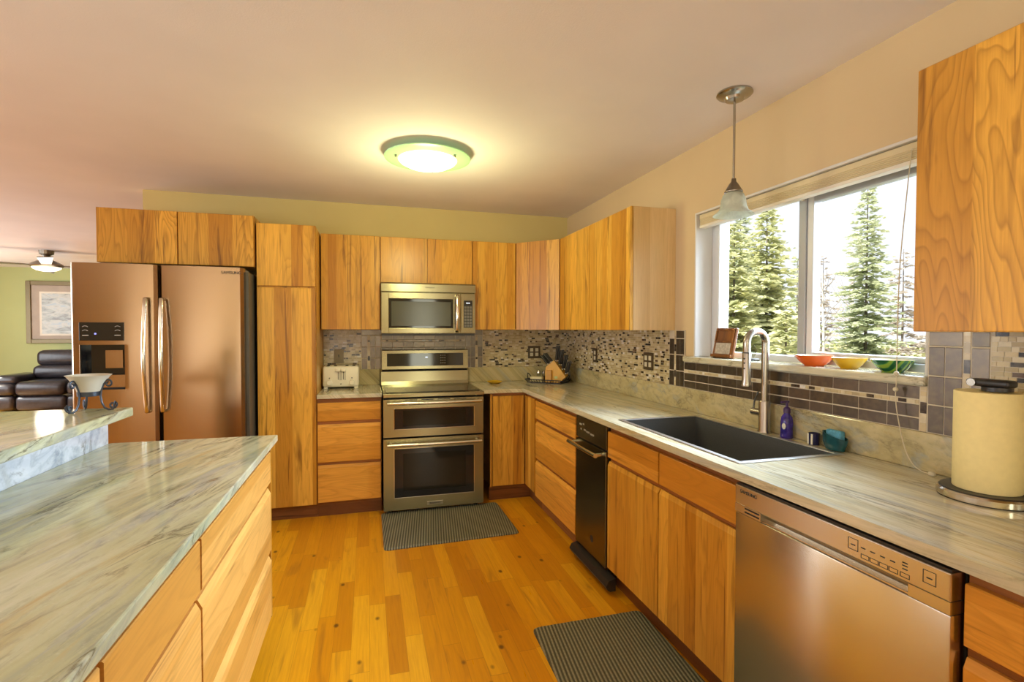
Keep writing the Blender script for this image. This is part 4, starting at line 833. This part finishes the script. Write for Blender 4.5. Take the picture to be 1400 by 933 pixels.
def knife(i, p, d, L, r=.0085):
    p = Vector(p); d = Vector(d).normalized(); q = Vector(on_tray(.074, .005)); R = Matrix.Rotation(math.radians(-40), 3, 'Z'); pw = q + R @ (p*KSC)
    t = T('kitchen_knife', KN[i], 'knife', pw, local=True, group='knives in the block'); t.scale = (KSC, KSC, KSC)
    dw = R @ d
    part('handle', BLACKPL, t, lambda b: b.tube([dw*.010, dw*.03, dw*L*.6, dw*(L*.9), dw*L], [r*.85, r, r*.9, r*1.15, r*.8], 8), smooth=True)
    part('bolster', STH, t, lambda b: b.tube([dw*.001, dw*.012], r*.7, 8), smooth=True)
KN = ['black-handled knife standing in the light wooden knife block']*14
i = 0
for t0, L in ((.12, .105), (.38, .120), (.64, .125), (.90, .125)):       # long handles rising along the slope towards the corner
    for c_ in (-.024, .024):
        a = Vector((.098, 0, .050)); b_ = Vector((-.002, 0, .178)); p = a+(b_-a)*t0; p.y = c_
        knife(i, p+Vector((.003, 0, .004)), (.30-.25*t0, 0, .95), L, .0105); i += 1
for d_, z_ in ((-.030, .1545), (-.052, .137)):
    for c_ in (-.028, 0, .028):
        knife(i, Vector((d_-.002, c_, z_+.003)), (-.62, 0, .70), .095, .0095); i += 1
t = T('butter_dish', 'cream lidded butter dish at the front of the black wire tray', 'butter dish', on_tray(-.091, -.042), TA, local=True)
part('lid', plain('cream_ceramic', (.70, .62, .36), .3), t, lambda b: b.box(-.060, .060, -.028, .028, .008, .048, .010, 3), smooth=True)
part('dish', plain('cream_ceramic_dish', (.70, .62, .36), .3), t, lambda b: b.box(-.070, .070, -.035, .035, 0, .0075, .003))
for k, (x, lab) in enumerate(((-.112, 'glass salt shaker with metal cap nearest the tray handle'), (-.056, 'glass pepper shaker with dark fill nearest the knife block'))):
    q = on_tray(x, .035); t = T('shaker', lab, 'shaker', q)
    part('glass_body', CLEAR, t, lambda b: b.lathe([(0, 0), (.019, 0), (.020, .004), (.017, .068), (.016, .070), (0, .070)], q, 16), smooth=True)
    part('contents', plain('shaker_fill_%d' % k, (.55, .50, .40) if k == 0 else (.05, .035, .025), .9), t, lambda b: b.lathe([(0, .004), (.0165, .004), (.0150, .050 if k else .044), (0, .050 if k else .044)], q, 14), smooth=True)
    part('cap', STH if k == 0 else NICKELD, t, lambda b: b.lathe([(.018, .0705), (.0185, .085), (.014, .096), (0, .099)], q, 16), smooth=True)

# ------------------------------------------------------------------ bar: candle bowl on iron stand
bc = Vector((-1.077, 2.405, 1.0672)); KS = Matrix.Translation(bc) @ Matrix.Diagonal((.80, .80, .93, 1)) @ Matrix.Translation(-bc)
t = T('candle_bowl_stand', 'frosted glass bowl on a wrought iron scroll stand at the bar end', 'candle holder', bc)
def flare(b):
    b.lathe([(0, .070), (.037, .070), (.046, .082), (.060, .118), (.084, .148), (.094, .156), (.091, .157), (.078, .146), (.056, .118), (.042, .086), (0, .078)], bc, 36); b.xf(KS)
part('glass_bowl', FROST, t, flare, smooth=True)
part('band', IRON, t, lambda b: b.lathe([(.0455, .066), (.0465, .066), (.0480, .086), (.0470, .086), (.0455, .066)], bc, 32).xf(KS), smooth=True)
def leg(ang):
    pts = []
    for k in range(15):                                     # foot scroll
        a = math.pi*2.6*(1-k/14)+math.pi*1.5; r = .004+.016*k/14; pts.append((.098+r*math.cos(-a), .0235+r*math.sin(-a)))
    pts[-1] = (.098, .0045)
    pts += [(.080, .004), (.064, .012), (.052, .035), (.0475, .065), (.052, .095), (.064, .122)]
    for k in range(15):                                     # top scroll
        a = math.pi*.75-math.pi*2.3*k/14; r = .018-.013*k/14; pts.append((.080+r*math.cos(a), .118+r*math.sin(a)))
    ca, sa = math.cos(ang), math.sin(ang)
    return [bc+Vector((r*ca, r*sa, z)) for r, z in pts]
for a in (math.radians(5), math.radians(125), math.radians(245)):
    part('leg', IRON, t, lambda b: b.tube(leg(a), .0046, 8).xf(KS), smooth=True)

# ------------------------------------------------------------------ mats
def mat(name, label, pts, z=.014, r=.035):
    c = Vector((sum(p[0] for p in pts)/4, sum(p[1] for p in pts)/4)); poly = []; n = 4
    for i in range(n):
        p = Vector(pts[i]); a = (Vector(pts[i-1])-p).normalized(); b_ = (Vector(pts[(i+1) % n])-p).normalized()
        for k in range(6):
            u = k/5; q0 = p+a*r; q2 = p+b_*r; poly.append(tuple((1-u)**2*q0+2*u*(1-u)*p+u*u*q2))
    ins = [tuple(Vector(q)+(c-Vector(q)).normalized()*.012) for q in poly]; k = len(poly); mb = MB()
    mb._add([(*q, .0005) for q in poly]+[(*q, .006) for q in poly]+[(*q, z) for q in ins], [tuple(range(k)), tuple(range(2*k, 3*k))]+[(i, (i+1) % k, k+(i+1) % k, k+i) for i in range(k)]+[(k+i, k+(i+1) % k, 2*k+(i+1) % k, 2*k+i) for i in range(k)])
    return tag(mb.build(name, MATM), label, 'floor mat')
mat('kitchen_mat', 'grey woven cushioned floor mat in front of the range', [(.090, 3.240), (.992, 3.275), (.985, 3.902), (.088, 3.902)])
mat('kitchen_mat', 'grey woven cushioned floor mat in front of the sink cabinet', [(.700, 1.22), (1.262, 1.20), (1.288, 2.203), (.727, 2.203)])

# ------------------------------------------------------------------ ceiling light and pendant
lc = (.355, 3.123, H)
t = T('ceiling_light', 'round flush ceiling light with green glass plate, switched on', 'ceiling light', lc)
part('ceiling_pan', WHITEVINYL, t, lambda b: b.lathe([(0, 0), (.15, 0), (.15, -.022), (0, -.022)], lc, 40), smooth=True)
part('glass_plate', GREENGLASS, t, lambda b: b.lathe([(0, -.047), (.235, -.047), (.258, -.040), (.260, -.035), (.235, -.041), (0, -.041)], lc, 64), smooth=True)
part('glass_bowl', LAMPG, t, lambda b: b.lathe([(.178, -.0475), (.168, -.060), (.130, -.080), (.070, -.092), (0, -.095)], lc, 48), smooth=True)
for k in range(3):
    a = math.radians(75+120*k); part('finial', NICKELD, t, lambda b: b.lathe([(0, -.062), (.007, -.058), (.007, -.048), (0, -.046)], (lc[0]+.200*math.cos(a), lc[1]+.200*math.sin(a), H), 12), smooth=True)
l = bpy.data.lights.new('ceiling_light_bulb', 'POINT'); l.energy = 21; l.color = (1, .95, .50); l.shadow_soft_size = .12
o = bpy.data.objects.new('ceiling_light_bulb', l); COL.objects.link(o); o.location = (lc[0], lc[1], H-.42)

pc2 = (1.606, 1.952, H)
t = T('pendant_light', 'pendant light with alabaster glass bell shade hanging above the sink', 'pendant light', (pc2[0], pc2[1], 1.90))
part('canopy', NICKEL, t, lambda b: b.lathe([(0, 0), (.076, 0), (.078, -.008), (.070, -.016), (.045, -.024), (.040, -.034), (.014, -.042), (0, -.042)], pc2, 40), smooth=True)
part('rod', NICKEL, t, lambda b: b.cyl((pc2[0], pc2[1], H-.04), (pc2[0], pc2[1], 2.075), .0055, seg=12), smooth=True)
part('socket_cap', NICKELD, t, lambda b: b.lathe([(0, .055), (.010, .055), (.012, .040), (.020, .030), (.030, .012), (.040, -.004), (.039, -.008), (0, -.008)], (pc2[0], pc2[1], 2.032), 28), smooth=True)
part('glass_shade', ALAB, t, lambda b: b.lathe([(.034, -.008), (.044, -.016), (.053, -.040), (.056, -.066), (.063, -.088), (.086, -.106), (.088, -.110), (.080, -.108), (.060, -.092), (.052, -.066), (.049, -.040), (.040, -.018), (.030, -.010)], (pc2[0], pc2[1], 2.030), 40), smooth=True)

# ------------------------------------------------------------------ living room beyond the refrigerator
fc = Vector((-4.27, 8.50, 0))
t = T('ceiling_fan', 'nickel ceiling fan with lit glass bowl in the living room', 'ceiling fan', (fc.x, fc.y, 2.14))
part('canopy', NICKELD, t, lambda b: b.lathe([(0, H), (.085, H), (.080, H-.05), (.048, H-.065), (.034, H-.09), (0, H-.09)], fc, 28), smooth=True)
part('motor_housing', NICKELD, t, lambda b: b.lathe([(0, H-.085), (.036, H-.09), (.06, H-.125), (.14, H-.165), (.18, H-.19), (.185, H-.215), (.165, H-.230), (0, H-.230)], fc, 36), smooth=True)
part('light_bowl', FANG, t, lambda b: b.lathe([(.160, H-.231), (.152, H-.25), (.11, H-.275), (.05, H-.288), (0, H-.290)], fc, 36), smooth=True)
for k in range(4):
    a = math.radians(206+90*k); d = Vector((math.cos(a), math.sin(a), 0)); s_ = Vector((-d.y, d.x, 0)); zz = H-.212
    bl = MB(); bl._add([fc+d*.17-s_*.05+Vector((0, 0, zz)), fc+d*1.12-s_*.075+Vector((0, 0, zz-.008)), fc+d*1.12+s_*.075+Vector((0, 0, zz+.008)), fc+d*.17+s_*.05+Vector((0, 0, zz)),
        fc+d*.17-s_*.05+Vector((0, 0, zz+.012)), fc+d*1.12-s_*.075+Vector((0, 0, zz+.004)), fc+d*1.12+s_*.075+Vector((0, 0, zz+.020)), fc+d*.17+s_*.05+Vector((0, 0, zz+.012))],
        [(0, 1, 2, 3), (4, 5, 6, 7), (0, 1, 5, 4), (1, 2, 6, 5), (2, 3, 7, 6), (3, 0, 4, 7)])
    bl.build('blade', NICKELD, t)
l = bpy.data.lights.new('fan_bulb', 'POINT'); l.energy = 6; l.color = (1, .92, .78); l.shadow_soft_size = .15
o = bpy.data.objects.new('fan_bulb', l); COL.objects.link(o); o.location = (fc.x, fc.y, H-.45)

yw = Y1
def pic():
    x0, x1, z0, z1 = -5.985, -4.75, 1.125, 2.265
    t = T('framed_picture', 'large bronze-framed print on the green living room wall', 'picture', ((x0+x1)/2, yw-.03, z0))
    part('frame', FRAMEG, t, lambda b: [b.box(*q, .006) for q in ((x0, x0+.075, yw-.045, yw-.001, z0, z1), (x1-.075, x1, yw-.045, yw-.001, z0, z1), (x0+.0755, x1-.0755, yw-.045, yw-.001, z0, z0+.075), (x0+.0755, x1-.0755, yw-.045, yw-.001, z1-.075, z1))])
    part('mount', MATB, t, lambda b: b.box(x0+.076, x1-.076, yw-.022, yw-.002, z0+.076, z1-.076))
    part('mount_edge', CREAMLINE, t, lambda b: b.box(x0+.20, x1-.20, yw-.026, yw-.0225, z0+.14, z1-.19))
    part('print', ART, t, lambda b: b.box(x0+.235, x1-.235, yw-.030, yw-.0265, z0+.175, z1-.225))
pic()
def sofa():
    x0, y0 = -5.83, 10.05; t = T('leather_recliner_sofa', 'dark leather recliner sofa against the green living room wall', 'sofa', (x0+1.0, y0+.5, 0))
    for a in (x0, x0+1.7):
        part('arm', LEATHER, t, lambda b: b.box(a, a+.30, y0+.10, y0+1.0, .02, .50, .07, 4), smooth=True)
        part('arm_pad', LEATHER, t, lambda b: (b.box(a-.015, a+.31, y0+.06, y0+.85, .46, .63, .075, 5), b.box(a-.01, a+.305, y0-.02, y0+.16, .30, .50, .07, 4), b.box(a+.0, a+.30, y0-.01, y0+.14, .06, .30, .06, 4)), smooth=True)
    for k in range(2):
        a = x0+.31+.695*k
        part('seat_cushion', LEATHER, t, lambda b: b.box(a, a+.685, y0-.04, y0+.72, .29, .53, .09, 5), smooth=True)
        part('footrest', LEATHER, t, lambda b: b.box(a, a+.685, y0+.0, y0+.14, .05, .29, .06, 4), smooth=True)
        part('back_cushion', LEATHER, t, lambda b: (b.box(a-.035, a+.68, y0+.60, y0+.95, .74, 1.02, .10, 5), b.box(a-.06, a+.69, y0+.54, y0+.90, .52, .76, .09, 5)), smooth=True)
sofa()
t = T('baseboard_heater', 'long white baseboard heater along the green living room wall', 'heater', (-5.3, yw-.05, 0))
part('cover', WHITEVINYL, t, lambda b: b.extr([(0, .03), (0, .155), (.03, .20), (.07, .20), (.07, .03)], FY(yw-.071), X0+.01, -3.0)); part('slot', SHADOWBLACK, t, lambda b: b.box(X0+.01, -3.0, yw-.06, yw-.002, 0, .029))

# ------------------------------------------------------------------ outdoors
S(MB().box(XR+.6, 60, -30, 60, -.75, -.55).build('ground', GROUND))
def conifer(name, label, base, h, R, mat, seed, whorl=.17, nb=8, dens=1.0, sparse=0, tr=.045, zs=.08, NQ=4):
    rd = random.Random(seed); b0 = Vector(base); t = T(name, label, 'tree', base)
    part('trunk', BARK, t, lambda b: b.tube([b0, b0+Vector((.02, .01, h*.5)), b0+Vector((0, 0, h*.985))], [tr, tr*.6, .006], 7), smooth=True)
    fo = MB(); z = h*zs; bm = fo.b
    while z < h*.995:
        u = z/h; L0 = R*(1-u)**.72+.03; k = max(4, int(nb*(.6+.6*(1-u)))); ph = rd.uniform(0, 6.28)
        for i in range(k):
            if rd.random() < sparse: continue
            a = ph+2*math.pi*i/k+rd.uniform(-.3, .3); L = L0*rd.uniform(.42, 1.25); d = Vector((math.cos(a), math.sin(a), 0)); s_ = Vector((-d.y, d.x, 0))
            n = max(2, int(L/.085*dens)); zz = z+rd.uniform(-.06, .06)
            for j in range(n):
                v = (j+.6)/n; p = b0+d*L*v+Vector((0, 0, zz-.32*L*v+.16*L*v*v)); w_ = (.05+.10*(1-v)*L0)*rd.uniform(.7, 1.3)
                for q in range(NQ):
                    ang = rd.uniform(-1.2, 1.2); dd = (d*math.cos(ang)+s_*math.sin(ang)); ln = w_*rd.uniform(.9, 1.8)*1.25; up_ = Vector((0, 0, rd.uniform(-.35, .25)))
                    tip = p+(dd+up_)*ln; sd = (dd.cross(Vector((0, 0, 1)))+Vector((0, 0, rd.uniform(-.7, .7))))*ln*.30
                    mid_ = p+(tip-p)*.45
                    bm.faces.new([bm.verts.new(p), bm.verts.new(mid_+sd), bm.verts.new(tip), bm.verts.new(mid_-sd)])
        z += whorl*rd.uniform(.7, 1.2)*(.55+.6*(1-u))
    fo.build('foliage', mat, t, recalc=False); return t
gz = -.55
conifer('spruce_tree', 'tall lone green spruce outside the near window pane', (10.46, 8.50, gz), 5.25, .92, SPRUCE_G, 3, nb=10, whorl=.15, NQ=5)
conifer('spruce_tree', 'pointed sunlit spruce rising highest in the far window pane', (6.80, 7.40, gz), 4.2, 1.12, SPRUCE_Y, 5, nb=11, whorl=.12, NQ=5)
conifer('spruce_tree', 'full sunlit spruce beside the far window jamb', (5.62, 6.80, gz), 3.6, 1.15, SPRUCE_Y, 8, nb=11, whorl=.12, NQ=5)
conifer('spruce_tree', 'broad shaded green spruce behind the sunlit pair', (7.55, 8.95, gz), 4.45, 1.35, SPRUCE_G, 9, nb=11, whorl=.13, NQ=5)
conifer('spruce_tree', 'dense low yellow-green spruce filling the bottom of the far pane', (5.50, 5.62, gz), 2.2, .85, SPRUCE_Y, 13, nb=11, whorl=.12, NQ=5)
conifer('spruce_tree', 'slim spruce seen just before the window meeting stile', (9.4, 9.3, gz), 3.6, .7, SPRUCE_G, 21, nb=7, whorl=.18, sparse=.2)
conifer('spruce_tree', 'thin greyish spruce just past the window meeting stile', (13.8, 12.65, gz), 4.25, 1.1, SPRUCE_B, 31, nb=7, whorl=.26, sparse=.3)
conifer('spruce_tree', 'thin greyish spruce behind the blind cord', (15.2, 11.2, gz), 4.4, 1.15, SPRUCE_B, 41, nb=7, whorl=.26, sparse=.3)
conifer('spruce_tree', 'pale bare small tree lowest beside the near upper cabinet', (13.6, 9.3, gz), 3.0, .9, SPRUCE_B, 43, nb=7, whorl=.26, sparse=.3)
def birch(label, base, h, seed):
    rd = random.Random(seed); b0 = Vector(base); t = T('birch_tree', label, 'tree', base)
    part('trunk', BIRCH, t, lambda b: b.tube([b0, b0+Vector((rd.uniform(-.1, .1), rd.uniform(-.1, .1), h*.5)), b0+Vector((rd.uniform(-.2, .2), 0, h))], [.045, .03, .006], 7), smooth=True)
    def tw(b):
        for k in range(26):
            z = h*rd.uniform(.3, .95); a = rd.uniform(0, 6.28); L = (h-z)*.45*rd.uniform(.5, 1)+.1; d = Vector((math.cos(a), math.sin(a), 0)); p = b0+Vector((0, 0, z))
            b.tube([p, p+d*L*.5+Vector((0, 0, L*.5)), p+d*L*.8+Vector((0, 0, L*1.1))], [.010, .006, .003], 4)
    part('bare_twigs', SPRUCE_B, t, tw)
birch('pale bare birch trunk nearest the meeting stile', (12.2, 11.1, gz), 3.7, 51); birch('pale bare birch trunk close beside the tall lone spruce', (11.9, 10.15, gz), 3.9, 52)
birch('pale leaning birch between two thin greyish spruces', (13.9, 11.7, gz), 4.6, 53)
def brush():
    rd = random.Random(77); b = MB()
    for k in range(5200):
        x = rd.uniform(5.5, 22); y = x*.86+rd.uniform(-3.6, 3.2)+.4; z = gz+rd.uniform(0, 1)**1.5*1.35; p = Vector((x, y, z)); L = rd.uniform(.08, .22)
        d = Vector((rd.uniform(-1, 1), rd.uniform(-1, 1), rd.uniform(-.2, 1))).normalized(); s_ = d.cross(Vector((rd.random(), rd.random(), rd.random()))).normalized()*L*.28
        b.b.faces.new([b.b.verts.new(p), b.b.verts.new(p+d*L*.5+s_), b.b.verts.new(p+d*L), b.b.verts.new(p+d*L*.5-s_)])
    o = tag(b.build('brush_undergrowth', BRUSH, recalc=False), 'low tangled yellow-green brush covering the ground under the trees', 'undergrowth'); o['kind'] = 'stuff'
brush()
